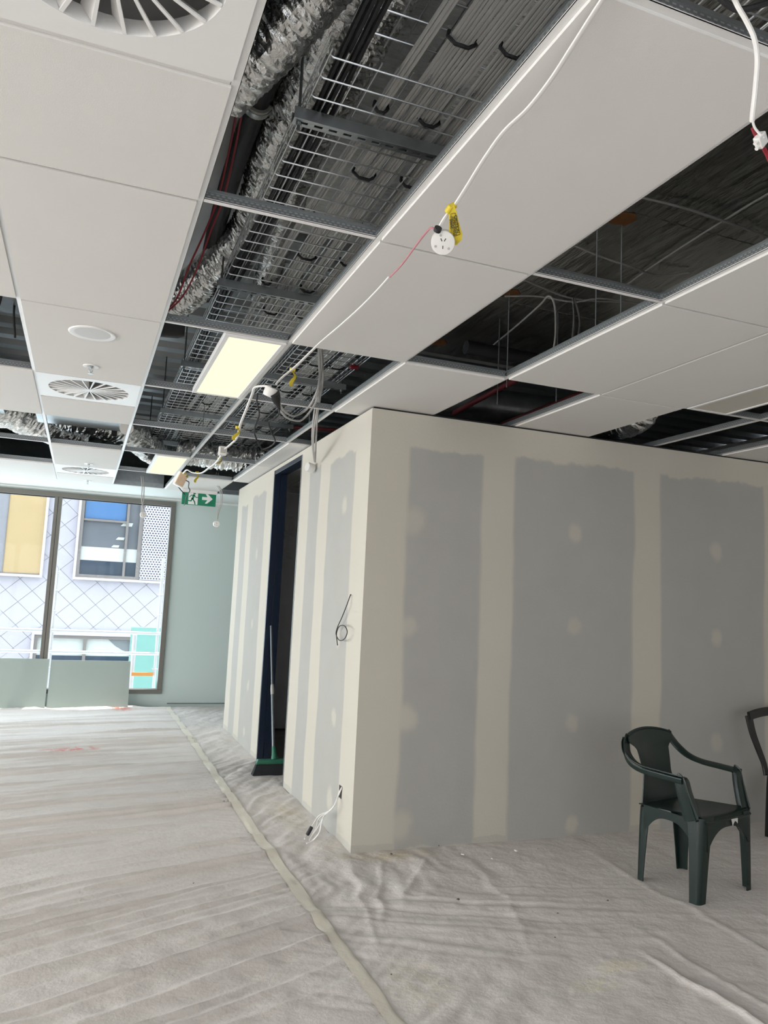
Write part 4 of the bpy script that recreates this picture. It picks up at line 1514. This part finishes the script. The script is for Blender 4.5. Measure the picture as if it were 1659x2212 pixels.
MB().tube([st + d * 0.42, st + d * 0.46, st + d * 0.50], [0.016, 0.017, 0.014], 12).build('pole_joint', M['plastic_grey'], br, smooth=True)
MB().tube([st + d * 0.46, topb], 0.0105, 12).build('pole', M['steel_pole'], br, smooth=True)

# ------------------------------------------------------------------ green boards under the window
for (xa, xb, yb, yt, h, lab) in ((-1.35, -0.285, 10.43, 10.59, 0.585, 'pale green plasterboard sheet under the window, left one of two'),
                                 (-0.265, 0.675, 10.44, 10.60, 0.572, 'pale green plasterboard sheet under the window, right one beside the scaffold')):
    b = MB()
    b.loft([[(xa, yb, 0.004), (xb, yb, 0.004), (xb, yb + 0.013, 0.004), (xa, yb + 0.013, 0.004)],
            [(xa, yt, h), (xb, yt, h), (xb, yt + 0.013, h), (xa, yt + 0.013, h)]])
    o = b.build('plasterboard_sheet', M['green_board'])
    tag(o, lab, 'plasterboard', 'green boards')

# ------------------------------------------------------------------ exit sign
ex = empty('exit_sign', PX(430, 1076, y=9.45))
tag(ex, 'green exit sign with running figure and arrow below the far ceiling', 'exit sign')
sw, sh = 0.40, 0.178
MB().box(-sw / 2, sw / 2, -0.006, 0.006, -sh / 2, sh / 2).build('panel', M['green_sign'], ex, bevel=0.002)
hz = ZC - 0.002 - ex.location.z
MB().box(-0.21, 0.21, -0.03, 0.03, hz - 0.045, hz).build('housing', M['white'], ex, bevel=0.006)
MB().box(-0.19, 0.19, -0.012, 0.012, sh / 2, hz - 0.045).build('bracket', M['plastic_white'], ex)
MB().prism([(-0.125, -0.083), (-0.125, -0.03), (-0.125, 0.083), (-0.015, 0.083), (-0.015, -0.083)], -0.0075, -0.006).build('doorway_mark', M['sign_white'], ex)
MB().prism([(0.035, 0.018), (0.098, 0.018), (0.070, 0.060), (0.096, 0.060), (0.160, 0.0), (0.096, -0.060), (0.070, -0.060), (0.098, -0.018), (0.035, -0.018)], -0.0075, -0.006).build('arrow_mark', M['sign_white'], ex)
b = MB()
cz = 0.052
b.prism([(-0.057 + 0.0145 * math.cos(t), cz + 0.0145 * math.sin(t)) for t in np.linspace(0, 2 * math.pi, 17)[:-1]], -0.0085, -0.0074)
def limb(pts, w_):
    P = [Vector((x, z)) for x, z in pts]
    for a, c in zip(P[:-1], P[1:]):
        d_ = (c - a).normalized()
        n_ = Vector((-d_.y, d_.x)) * w_ / 2
        a2, c2 = a - d_ * w_ * 0.3, c + d_ * w_ * 0.3
        q = [a2 + n_, a2 - n_, c2 - n_, c2 + n_]
        b.prism([(k.x, k.y) for k in q], -0.0085, -0.0074)
limb([(-0.062, 0.028), (-0.078, -0.018)], 0.026)
limb([(-0.066, 0.028), (-0.094, 0.026), (-0.112, 0.004)], 0.009)
limb([(-0.058, 0.026), (-0.036, 0.004), (-0.012, 0.006)], 0.009)
limb([(-0.074, -0.016), (-0.052, -0.05), (-0.044, -0.078)], 0.013)
limb([(-0.082, -0.012), (-0.092, -0.042), (-0.128, -0.042)], 0.013)
b.build('running_figure', M['green_sign'], ex)

# ------------------------------------------------------------------ festoon power cable, sockets and tags
def cable(name, seq, r_, mat, label, flat=None, n=8, group=None, cat='cable', world=None):
    pts = world if world else pix(seq)
    o = MB().tube(spline(pts, 8), r_, n, flat=flat).build(name, mat, smooth=True)
    tag(o, label, cat, group)
    return o


def disc_socket(p, axis, r_, depth, label, slots=True, screws=True, name='power_socket', mat=None):
    e = empty(name, p)
    q = Vector(axis).normalized().to_track_quat('Z', 'Y')
    tag(e, label, 'socket')
    e.rotation_mode = 'QUATERNION'
    e.rotation_quaternion = q
    MB().lathe([(0.0, -depth), (r_ * 0.9, -depth), (r_, -depth * 0.8), (r_, -depth * 0.12), (r_ * 0.97, 0.0), (r_ * 0.84, 0.001), (0.0, 0.001)], 40).build('body', mat or M['plastic_white'], e, smooth=True)
    if slots:
        for ang, rr in ((math.radians(60), 0.30), (math.radians(120), 0.30), (math.radians(270), 0.34)):
            cx, cy = rr * r_ * math.cos(ang), rr * r_ * math.sin(ang)
            t = ang if ang > 4 else (math.radians(-30 if ang < 1.2 else 30) + math.pi / 2)
            dx, dy = math.cos(t) * r_ * 0.13, math.sin(t) * r_ * 0.13
            nx_, ny_ = -math.sin(t) * r_ * 0.035, math.cos(t) * r_ * 0.035
            MB().add([(cx - dx - nx_, cy - dy - ny_, 0.0016), (cx + dx - nx_, cy + dy - ny_, 0.0016), (cx + dx + nx_, cy + dy + ny_, 0.0016), (cx - dx + nx_, cy - dy + ny_, 0.0016),
                      (cx - dx - nx_, cy - dy - ny_, 0.0), (cx + dx - nx_, cy + dy - ny_, 0.0), (cx + dx + nx_, cy + dy + ny_, 0.0), (cx - dx + nx_, cy - dy + ny_, 0.0)],
                     [(0, 1, 2, 3), (0, 4, 5, 1), (1, 5, 6, 2), (2, 6, 7, 3), (3, 7, 4, 0), (7, 6, 5, 4)]).build('slot', M['black'], e)
    if screws:
        for ang in (math.radians(110), math.radians(205), math.radians(320)):
            MB().lathe([(0, 0.0008), (r_ * 0.10, 0.0008), (r_ * 0.11, 0.002), (r_ * 0.06, 0.002), (0.0, 0.0012)], 14, (0.66 * r_ * math.cos(ang), 0.66 * r_ * math.sin(ang), 0)).build('screw_cap', M['plastic_grey'], e, smooth=True)
    return e


cable('festoon_cable', [(1345, -60, 2.693), (1298, 5, 2.690), (1240, 95, 2.684), (1190, 172, 2.676), (1140, 235, 2.665), (1088, 285, 2.65), (1045, 345, 2.63), (1012, 398, 2.61), (985, 440, 2.585), (962, 470, 2.56), (950, 490, 2.54)], 0.0062, M['plastic_white'],
      'thick white flat power cable hanging down to the yellow-tagged socket', flat=(1.0, 0.6))
S1 = PX(957, 525, z=2.50)
disc_socket(S1, (-0.30, -0.72, -0.62), 0.034, 0.026, 'round white power socket with yellow caution tag below the ceiling')
o = MB().tube([PX(947, 492, z=2.53), PX(944, 499, z=2.525)], 0.011, 10).build('cable_gland', M['black'], smooth=True)
tag(o, 'black tape wrap on the cable above the tagged socket', 'tape')
cable('figure_eight_wire', [(944, 500, 2.525), (932, 492, 2.535), (918, 505, 2.55), (895, 535, 2.57), (865, 575, 2.60), (835, 605, 2.625), (822, 622, 2.635)], 0.0030, M['pink'], 'thin pink and white wire running from the tagged socket along the tile')
cable('festoon_cable', [(842, 598, 2.62), (815, 628, 2.635), (775, 668, 2.65), (730, 708, 2.66), (690, 742, 2.66), (640, 790, 2.62), (610, 815, 2.57), (596, 830, 2.53)], 0.0065, M['plastic_white'],
      'white flat cable from the pink wire to the socket under the lit panel', flat=(1.0, 0.6))

# caution tag on the first socket
tg = empty('caution_tag', PX(975, 450, z=2.575))
tag(tg, 'yellow caution tag with black lettering beside the round socket', 'tag')
O_ = tg.location


def tagpt(u, v):
    # surface of the tag: hangs from the cable, drifting away from the eye as it falls
    zz = 2.575 - (v - 445) / 90.0 * 0.075
    return PX(u, v, z=zz) - O_


left = [(966, 455), (970, 466), (971, 480), (970, 495), (970, 508), (974, 521), (980, 529)]
right = [(981, 442), (986, 458), (990, 475), (994, 490), (999, 506), (997, 518), (987, 529)]
vs = [tagpt(*p) for p in left] + [tagpt(*p) for p in right]
fwd = Vector((0.0, 0.0015, 0.0))
n_ = len(left)
fs = [(i, i + 1, n_ + i + 1, n_ + i) for i in range(n_ - 1)]
vs2 = [v_ + fwd for v_ in vs]
k_ = len(vs)
fs += [(k_ + i, k_ + n_ + i, k_ + n_ + i + 1, k_ + i + 1) for i in range(n_ - 1)]
ring = list(range(n_)) + list(range(2 * n_ - 1, n_ - 1, -1))
fs += [(ring[i], ring[(i + 1) % len(ring)], k_ + ring[(i + 1) % len(ring)], k_ + ring[i]) for i in range(len(ring))]
MB().add(vs + vs2, fs).build('sheet', M['yellow'], tg, smooth=True)
MB().tube([PX(966, 458, z=2.567) - O_, PX(972, 448, z=2.575) - O_, PX(983, 443, z=2.585) - O_], 0.009, 10).build('wrap', M['yellow'], tg, smooth=True)


def text_on(body, size, origin, ax, up, mat, parent, name='lettering', ext=0.0004):
    cu = bpy.data.curves.new(name, 'FONT')
    cu.body = body
    cu.size = size
    cu.extrude = ext
    cu.align_x = 'CENTER'
    cu.align_y = 'CENTER'
    tmp = bpy.data.objects.new(name, cu)
    COL.objects.link(tmp)
    dg = bpy.context.evaluated_depsgraph_get()
    me = bpy.data.meshes.new_from_object(tmp.evaluated_get(dg))
    bpy.data.objects.remove(tmp, do_unlink=True)
    me.materials.clear()
    me.materials.append(mat)
    o_ = bpy.data.objects.new(name, me)
    COL.objects.link(o_)
    ax = Vector(ax).normalized()
    up = Vector(up)
    up = (up - ax * up.dot(ax)).normalized()
    nz = ax.cross(up)
    o_.matrix_world = Matrix(((ax.x, up.x, nz.x, origin[0]), (ax.y, up.y, nz.y, origin[1]), (ax.z, up.z, nz.z, origin[2]), (0, 0, 0, 1)))
    if parent:
        o_.parent = parent
    return o_


# the tag's lines of print run down its length
dn = (tagpt(985, 510) - tagpt(978, 462)).normalized()
ac = (tagpt(992, 486) - tagpt(973, 489)).normalized()
toeye = (Vector((0, 0, EYE)) - O_).normalized()
for (u, v, txt, sz) in ((986.5, 484, 'CAUTION', 0.0115), (981.5, 488, 'TEMPORARY', 0.0098), (977.5, 488, 'CONSTRUCTION', 0.0074), (973.5, 484, 'WIRING', 0.0078)):
    text_on(txt, sz, tagpt(u, v) + toeye * 0.003, dn, ac, M['print'], tg)
bx = [tagpt(974, 462), tagpt(983, 460), tagpt(994, 506), tagpt(975, 512)]
b = MB()
for i in range(4):
    b.tube([bx[i] + toeye * 0.0022, bx[(i + 1) % 4] + toeye * 0.0022], 0.0006, 4)
b.build('border_line', M['print'], tg)

# plug and socket under the lit panel, with the cable run to the far box
S2 = PX(588, 838, z=2.50)
disc_socket(S2, (0.25, -0.35, 0.9), 0.033, 0.045, 'white socket adaptor under the nearer lit panel with a black plug in it', slots=False, screws=False)
o = MB().tube([PX(592, 848, z=2.475), PX(595, 860, z=2.455), PX(600, 873, z=2.43), PX(603, 884, z=2.415)], [0.028, 0.026, 0.013, 0.008], 16).build('black_plug', M['black'], smooth=True)
tag(o, 'black plug hanging from the white socket under the lit panel', 'plug')
cable('festoon_cable', [(584, 835, 2.51), (565, 834, 2.525), (550, 838, 2.53), (545, 852, 2.515), (532, 885, 2.49), (520, 915, 2.47), (512, 945, 2.45), (498, 960, 2.445), (483, 972, 2.44)], 0.0075, M['plastic_white'], 'white cable dropping from the plug under the lit panel to the small square socket', flat=(1, 0.7))
cable('festoon_cable', [(483, 975, 2.44), (474, 990, 2.44), (465, 1001, 2.44), (450, 1012, 2.46), (437, 1021, 2.48), (425, 1022, 2.5), (414, 1020, 2.53), (404, 1015, 2.56), (396, 1022, 2.56)], 0.0085, M['plastic_white'], 'white cable from the small square socket to the peach box near the exit sign', flat=(1, 0.7))
sq = empty('power_socket', PX(481, 974, z=2.43))
tag(sq, 'small square grey-white socket on the white cable run', 'socket')
MB().box(-0.026, 0.026, -0.02, 0.02, -0.03, 0.03).build('body', M['plastic_white'], sq, bevel=0.006)
MB().box(-0.017, 0.017, -0.0225, -0.02, -0.018, 0.018).build('face_plate', M['plastic_grey'], sq, bevel=0.002)
bxp = PX(390, 1036, z=2.56)
jb = empty('junction_box', bxp)
jb.rotation_euler = (0.1, 0.35, 0.3)
tag(jb, 'peach-coloured box hanging beside the exit sign', 'junction box')
MB().box(-0.05, 0.045, -0.035, 0.03, -0.07, 0.07).build('case', M['plastic_white'], jb, bevel=0.012)
MB().box(-0.046, 0.040, -0.040, -0.034, -0.062, 0.062).build('paper_label', M['beige'], jb, bevel=0.006)
for i, (seq, lab) in enumerate((([(402, 1038, 2.55), (408, 1042, 2.54), (407, 1052, 2.52), (410, 1060, 2.5), (403, 1072, 2.46), (400, 1086, 2.42), (398, 1091, 2.41)], 'black lead looping from the peach box in front of the exit sign'),
                                ([(384, 1050, 2.53), (392, 1060, 2.50), (399, 1068, 2.47)], 'short black lead under the peach box'))):
    cable('black_lead', seq, 0.005, M['black'], lab, group='black leads at the peach box')
cable('black_lead', [(604, 884, 2.41), (601, 897, 2.39), (592, 905, 2.37), (580, 912, 2.36), (586, 932, 2.32), (594, 950, 2.29), (590, 960, 2.28), (577, 968, 2.27), (566, 970, 2.265), (557, 955, 2.29), (549, 932, 2.33), (554, 912, 2.36), (560, 893, 2.40), (555, 868, 2.45), (556, 850, 2.5)], 0.0042, M['black'], 'black lead dangling in a wide loop below the black plug')

# little yellow tags along the run
def small_tag(u, v, z, uu, vv, label, wpx=6):
    a, c = PX(u, v, z=z), PX(uu, vv, z=z - 0.09)
    e = empty('cable_tag', a)
    tag(e, label, 'tag', 'small yellow tags on the cable run')
    b_ = MB()
    m = 7
    pts = [(c - a) * (k / (m - 1)) + Vector((0.012 * math.sin(k * 0.9), 0.008 * math.cos(k * 1.1), 0)) for k in range(m)]
    strip(b_, pts, [0.012, 0.011, 0.012, 0.015, 0.019, 0.022, 0.02], 0.002, lat=(1, 0.3, 0))
    b_.build('tail', M['yellow'], e, smooth=True)
    MB().tube([(-0.012, 0, 0.004), (0.012, 0.004, 0.008)], 0.0095, 10).build('wrap', M['yellow'], e, smooth=True)


small_tag(632, 801, 2.62, 634, 834, 'yellow tag on the white cable just right of the nearer lit panel')
small_tag(514, 925, 2.46, 508, 950, 'yellow tag halfway down the cable below the lit panel')
small_tag(474, 992, 2.45, 476, 1002, 'curled yellow tag just below the small square socket')
small_tag(426, 1022, 2.50, 424, 1042, 'yellow tag dangling above the exit sign')
small_tag(398, 1024, 2.57, 408, 1032, 'crumpled yellow tag at the top of the peach box')

# bundle of grey cables hanging through the open bay, with its socket
HB = [([(692, 752, 3.0), (692, 790, 2.93), (694, 815, 2.88), (690, 850, 2.82), (684, 890, 2.74), (678, 930, 2.64), (677, 965, 2.56), (680, 998, 2.50)], 'grey cable of the hanging bunch ending at the partition socket, right one'),
      ([(688, 752, 3.0), (689, 790, 2.93), (690, 815, 2.88), (685, 850, 2.82), (679, 890, 2.74), (675, 930, 2.64), (675, 965, 2.56), (679, 998, 2.50)], 'grey cable of the hanging bunch ending at the partition socket, left one'),
      ([(696, 752, 3.0), (697, 790, 2.93), (698, 820, 2.87), (692, 858, 2.82), (686, 900, 2.73), (683, 940, 2.62), (681, 998, 2.50)], 'grey cable of the hanging bunch ending at the partition socket, rearmost'),
      ([(690, 752, 3.0), (691, 800, 2.9), (688, 850, 2.75), (676, 880, 2.66), (655, 905, 2.58), (640, 909, 2.55), (620, 902, 2.53), (607, 888, 2.50), (597, 868, 2.47), (592, 850, 2.48)], 'grey cable looping low from the hanging bunch to the black plug'),
      ([(694, 752, 3.0), (695, 795, 2.9), (688, 835, 2.78), (670, 875, 2.68), (650, 893, 2.62), (630, 898, 2.57), (612, 885, 2.53), (602, 868, 2.49), (594, 852, 2.48)], 'grey cable looping higher from the hanging bunch to the black plug')]
for seq, lab in HB:
    cable('grey_cable', seq, 0.0062, M['plastic_grey'], lab, group='grey cables of the hanging bunch')
S3 = PX(676, 1012, z=2.475)
disc_socket(S3, (0.88, 0.30, -0.1), 0.036, 0.055, 'white socket hanging on grey cables in front of the partition top', slots=False)

# two more sockets on grey tails at the far end
for (seq, end, lab, lab2) in (([(468, 1020, 2.72), (467, 1045, 2.62), (475, 1060, 2.56), (476, 1085, 2.46), (470, 1102, 2.40), (469, 1124, 2.32)], (468, 1132, 2.29), 'grey cable tail hanging right of the exit sign', 'round white socket hanging right of the exit sign'),
                              ([(305, 1028, 2.78), (307, 1050, 2.68), (306, 1075, 2.58), (309, 1100, 2.47)], (310, 1112, 2.42), 'grey cable tail hanging in front of the far window', 'round white socket hanging in front of the far window')):
    YY = 8.9 if end[0] > 400 else 9.1
    w1 = [PX(u, v, y=YY) for u, v, z in seq]
    w2 = [p + Vector((0.022, 0.01, 0.0)) if i < len(w1) - 1 else p for i, p in enumerate(w1)]
    o = empty('grey_tail', w1[0])
    tag(o, lab, 'cable', 'grey tails at the far end')
    MB().tube(spline([p - w1[0] for p in w1], 8), 0.0055, 8).build('core', M['plastic_grey'], o, smooth=True)
    MB().tube(spline([p - w1[0] for p in w2], 8), 0.0055, 8).build('core', M['plastic_grey'], o, smooth=True)
    disc_socket(PX(end[0], end[1], y=YY), (0.1, -1, -0.15), 0.036, 0.035, lab2)

# white cable with a connector, upper right
cable('connector_cable', [(1570, -40, 2.72), (1592, 10, 2.70), (1612, 45, 2.66), (1630, 85, 2.62), (1636, 130, 2.58), (1632, 190, 2.54), (1626, 245, 2.50), (1625, 262, 2.49)], 0.0052, M['plastic_white'], 'white cable hanging down at the upper right edge')
cable('connector_cable', [(1625, 258, 2.49), (1630, 275, 2.48), (1640, 288, 2.472), (1650, 298, 2.465)], 0.0026, M['plastic_white'], 'thin white core leading into the white connector at the right edge')
cable('connector_cable', [(1626, 276, 2.485), (1634, 294, 2.474), (1645, 312, 2.46), (1656, 332, 2.45), (1664, 350, 2.44)], 0.0045, M['red'], 'dark pink wire running through the white connector at the right edge')
cn = empty('wire_connector', PX(1643, 303, z=2.465))
cn.rotation_euler = (0.4, 0.5, 0.5)
tag(cn, 'white push-in wire connector at the upper right edge', 'connector')
MB().box(-0.013, 0.013, -0.008, 0.008, -0.012, 0.012).build('block', M['plastic_white'], cn, bevel=0.002)
for k in (-0.006, 0.006):
    MB().tube([(k, 0, -0.012), (k, 0, -0.019)], 0.004, 10).build('entry', M['plastic_white'], cn, smooth=True)
cable('black_lead', [(1540, -20, 2.74), (1575, 12, 2.72), (1610, 20, 2.72), (1690, -5, 2.76)], 0.0065, M['black'], 'black cable sagging at the top right corner')

# ------------------------------------------------------------------ wires on the partition
cable('black_wire', None, 0.0032, M['black'], 'black wire poking out of the partition and coiled in a loop', world=[PX(758, 1283, x=XW + 0.01), PX(756, 1288, x=XW - 0.012), PX(748, 1310, x=XW - 0.03), PX(738, 1335, x=XW - 0.03), PX(729, 1355, x=XW - 0.03), PX(726, 1370, x=XW - 0.032),
      PX(733, 1383, x=XW - 0.034), PX(744, 1380, x=XW - 0.04), PX(750, 1365, x=XW - 0.045), PX(744, 1352, x=XW - 0.04), PX(733, 1353, x=XW - 0.03), PX(727, 1368, x=XW - 0.025), PX(728, 1385, x=XW - 0.025), PX(729, 1394, x=XW - 0.025)])
hp = PX(736, 1708, x=XW)
o = MB().box(XW - 0.0015, XW + 0.004, hp.y - 0.022, hp.y + 0.03, hp.z - 0.045, hp.z + 0.03).build('wall_cutout', M['hole'])
tag(o, 'dark cable cut-out low in the partition near the corner', 'cut-out')
WB = [[(739, 1700), (733, 1712), (725, 1735), (715, 1750), (704, 1756), (694, 1775), (685, 1790), (678, 1800), (668, 1815)],
      [(738, 1702), (731, 1718), (722, 1740), (710, 1753), (700, 1762), (694, 1780), (690, 1798), (676, 1815), (662, 1822)],
      [(704, 1755), (690, 1762), (680, 1775), (672, 1790), (664, 1803), (658, 1812)],
      [(702, 1757), (688, 1770), (684, 1785), (678, 1798), (672, 1810)]]
wb = empty('wall_cable_tail', PX(737, 1707, x=XW))
tag(wb, 'white cables spilling from the partition cut-out, with black tape', 'cable')
for k, seq in enumerate(WB):
    pts = []
    for i, (u, v) in enumerate(seq):
        off = 0.004 + 0.33 * (max(0, v - 1700) / 120.0) ** 1.3 * 0.55
        p = PX(u, v, x=XW - off)
        if p.z < 0.02:
            p = PX(u, v, z=0.02)
        pts.append(p - wb.location)
    MB().tube(spline(pts, 8), 0.0055, 8, flat=(1, 0.7)).build('core', M['plastic_white'], wb, smooth=True)
a = PX(673, 1787, x=XW - 0.15) - wb.location
c = PX(664, 1803, x=XW - 0.17) - wb.location
MB().tube([a, c], 0.012, 10).build('tape_band', M['black'], wb, smooth=True)

# ------------------------------------------------------------------ outside: scaffold, facade, ground
g = MB().box(-40, 40, 11.2, 45, -6.2, -6.0).build('ground', M['concrete'])
tag(g, kind='structure')
sc = empty('scaffold', (0.4, 12.5, -6.0))
tag(sc, 'white tube scaffold outside the far window', 'scaffold')


def spart(mb, name, mat, **kw):
    o_ = mb.build(name, mat, None, **kw)
    o_.parent = sc
    o_.matrix_parent_inverse = Matrix.Translation((-0.4, -12.5, 6.0))
    return o_


for x, zt in ((1.155, 1.99), (-0.335, 1.75), (-2.4, 1.99), (1.155 + 1.6, 2.0)):
    spart(MB().tube([(x, 12.5, -6.0), (x, 12.5, zt)], 0.024, 12), 'standard', M['scaffold'], smooth=True)
    for z in (-0.2, 0.3, 0.53, 0.83, 1.12, 1.42, 1.68):
        spart(MB().lathe([(0.026, -0.012), (0.045, -0.008), (0.045, 0.008), (0.026, 0.012)], 14, (x, 12.5, z)), 'rosette', M['scaffold'])
for z in (0.835, 0.53, -0.05):
    spart(MB().tube([(-2.4, 12.46, z), (2.755, 12.46, z)], 0.024, 12), 'ledger', M['scaffold'], smooth=True)
for x in (0.83,):
    spart(MB().tube([(x, 12.6, -6), (x, 12.6, 0.8)], 0.035, 12), 'standard', M['scaffold'], smooth=True)
spart(MB().box(0.82, 1.13, 12.44, 12.48, 0.2, 0.25), 'toe_board', M['orange'])
spart(MB().box(-2.6, 2.8, 12.55, 13.6, -0.35, -0.3), 'deck_board', M['scaffold'])
o = MB().box(0.86, 2.9, 14.0, 14.1, -2.0, 0.85).build('hoarding', M['teal'])
tag(o, 'teal sheet panel standing behind the scaffold', 'hoarding')

YB = 20.0
bld = empty('building', (0, YB, -6))
tag(bld, 'white building opposite clad in diagonal metal panels', 'building')


def bpart(mb, name, mat, parent=None, **kw):
    o_ = mb.build(name, mat, None, **kw)
    o_.parent = bld
    o_.matrix_parent_inverse = Matrix.Translation((0, -YB, 6))
    return o_


bpart(MB().box(-16, 16, YB + 0.06, YB + 0.3, -6, 9), 'wall', M['clad_back'])
HX, HZ = 0.282, 0.265
dia = MB()
gx, gz = HX - 0.005, HZ - 0.005
dia.add([(0, 0, gz), (gx, 0, 0), (0, 0, -gz), (-gx, 0, 0), (0, 0.055, gz), (gx, 0.055, 0), (0, 0.055, -gz), (-gx, 0.055, 0)],
        [(0, 3, 2, 1), (4, 5, 6, 7), (0, 1, 5, 4), (1, 2, 6, 5), (2, 3, 7, 6), (3, 0, 4, 7)])
dme = dia.mesh('cladding_panel', M['clad'])
WINS = [(-3.2, -0.86, 1.66, 4.6), (-0.20, 1.98, 1.66, 4.6), (-0.96, 1.36, -1.2, 0.42)]
for j in range(-9, 18):
    for i in range(-8, 9):
        cx = i * 2 * HX + (HX if j % 2 else 0) + 0.08
        cz = 0.55 + j * HZ
        if any(a + HX < cx < b_ - HX and c_ + HZ < cz < d_ - HZ for a, b_, c_, d_ in WINS):
            continue
        if abs(cx) > 3.6 or cz < -1.5 or cz > 4.3:
            continue
        inst(dme, 'cladding_panel', bld, (cx, 0, cz + 6.0))
# outer cladding beyond the picture stays one surface
b = MB()
b.box(-16, -3.9, YB + 0.02, YB + 0.06, -6, 9)
b.box(3.9, 16, YB + 0.02, YB + 0.06, -6, 9)
b.box(-3.9, 3.9, YB + 0.02, YB + 0.06, 4.4, 9)
b.box(-3.9, 3.9, YB + 0.02, YB + 0.06, -6, -1.6)
bpart(b, 'plain_cladding', M['clad'])


YG = YB - 0.13          # window assemblies stand proud of the cladding


def fac_window(x0, x1, z0, z1, rev=0.055):
    b = MB()
    b.box(x0 - rev, x0, YG - 0.10, YG + 0.05, z0 - rev, z1 + rev)
    b.box(x1, x1 + rev, YG - 0.10, YG + 0.05, z0 - rev, z1 + rev)
    b.box(x0, x1, YG - 0.10, YG + 0.05, z0 - rev, z0)
    b.box(x0, x1, YG - 0.10, YG + 0.05, z1, z1 + rev)
    bpart(b, 'window_reveal', M['reveal'])


# upper left: gold and grey panels
fac_window(-3.1, -0.915, 1.715, 4.4)
bpart(MB().box(-1.70, -0.915, YG - 0.03, YG + 0.0, 1.74, 4.4), 'gold_panel', M['gold'])
bpart(MB().box(-3.1, -1.715, YG - 0.035, YG + 0.0, 1.74, 4.4), 'grey_panel', M['grey_panel'])
bpart(MB().box(-1.715, -1.70, YG - 0.05, YG + 0.0, 1.74, 4.4), 'window_mullion', M['fac_frame'])
bpart(MB().box(-3.1, -0.915, YG - 0.05, YG + 0.0, 1.715, 1.74), 'window_mullion', M['fac_frame'])
# upper middle: glazed office with perforated screen, reflections painted as strips
fac_window(-0.145, 1.93, 1.715, 4.4)
b = MB()
b.box(-0.145, -0.07, YG - 0.06, YG + 0.03, 1.79, 4.4)
b.box(-0.145, 1.30, YG - 0.06, YG + 0.03, 1.715, 1.79)
b.box(0.90, 0.955, YG - 0.06, YG + 0.03, 1.79, 4.4)
b.box(1.20, 1.30, YG - 0.06, YG + 0.03, 1.79, 4.4)
b.box(-0.07, 0.9, YG - 0.04, YG + 0.03, 3.07, 3.12)
bpart(b, 'window_frame', M['fac_frame'])
bpart(MB().box(-0.07, 0.90, YG + 0.0, YG + 0.008, 1.79, 4.4), 'pane', M['glass'])
bpart(MB().box(0.955, 1.20, YG + 0.0, YG + 0.008, 1.79, 4.4), 'pane', M['glass'])
bpart(MB().box(-0.145, 1.30, YG + 0.045, YG + 0.055, 1.715, 4.4), 'office_wall', M['fac_room'])
bpart(MB().box(-0.07, 1.20, YG + 0.03, YG + 0.042, 2.13, 2.45), 'white_reflection_band', M['fac_white'])  # white building mirrored in the glass and glimpsed interior, painted as one strip
bpart(MB().box(-0.07, 1.20, YG + 0.034, YG + 0.042, 1.79, 2.13), 'dark_reflection_band', M['fac_dark'])  # dark reflection in the panes, painted as a strip
bpart(MB().box(-0.05, 0.88, YG + 0.03, YG + 0.042, 3.13, 3.55), 'blue_upper_glazing', M['fac_blue'])
for (xa, za, w_) in ((0.70, 2.47, 0.17), (0.80, 2.66, 0.19), (0.93, 3.0, 0.26)):
    bpart(MB().add([(xa - w_ * 0.6, YG + 0.025, za), (xa + w_ * 0.4, YG + 0.025, za), (xa + w_ * 0.5, YG + 0.025, za + w_ * 0.33), (xa - w_ * 0.3, YG + 0.025, za + w_ * 0.33),
                    (xa - w_ * 0.6, YG + 0.03, za), (xa + w_ * 0.4, YG + 0.03, za), (xa + w_ * 0.5, YG + 0.03, za + w_ * 0.33), (xa - w_ * 0.3, YG + 0.03, za + w_ * 0.33)],
                   [(0, 1, 2, 3), (7, 6, 5, 4), (0, 4, 5, 1), (1, 5, 6, 2), (2, 6, 7, 3), (3, 7, 4, 0)]), 'office_light', M['fac_white'])
bpart(MB().box(1.30, 1.93, YG - 0.09, YG - 0.07, 1.73, 4.4), 'perforated_screen', M['perf'])
# lower window
fac_window(-0.90, 1.30, -1.1, 0.355)
b = MB()
b.box(-0.90, -0.83, YG - 0.06, YG + 0.03, -1.1, 0.28)
b.box(-0.90, 1.30, YG - 0.06, YG + 0.03, 0.28, 0.355)
b.box(0.165, 0.235, YG - 0.06, YG + 0.03, -1.1, 0.28)
b.box(1.23, 1.30, YG - 0.06, YG + 0.03, -1.1, 0.28)
bpart(b, 'window_frame', M['fac_frame'])
bpart(MB().box(-0.83, 0.165, YG + 0.0, YG + 0.008, -1.1, 0.28), 'pane', M['glass'])
bpart(MB().box(0.235, 1.23, YG + 0.0, YG + 0.008, -1.1, 0.28), 'pane', M['glass'])
bpart(MB().box(-0.88, 1.28, YG + 0.045, YG + 0.055, -1.1, 0.35), 'office_wall', M['fac_white'])
bpart(MB().add([(0.72, YG + 0.035, 0.27), (1.22, YG + 0.035, 0.27), (1.22, YG + 0.035, -0.03), (1.05, YG + 0.035, 0.03), (0.88, YG + 0.035, 0.13),
                (0.72, YG + 0.042, 0.27), (1.22, YG + 0.042, 0.27), (1.22, YG + 0.042, -0.03), (1.05, YG + 0.042, 0.03), (0.88, YG + 0.042, 0.13)],
               [(0, 1, 2, 3, 4), (9, 8, 7, 6, 5)] + [(i, i + 5, (i + 1) % 5 + 5, (i + 1) % 5) for i in range(5)]), 'grey_canopy', M['grey_panel'])
bpart(MB().box(-0.83, 1.23, YG + 0.03, YG + 0.042, -0.35, -0.12), 'dark_reflection_band', M['fac_dark'])  # dark reflection strip again, in the lower panes
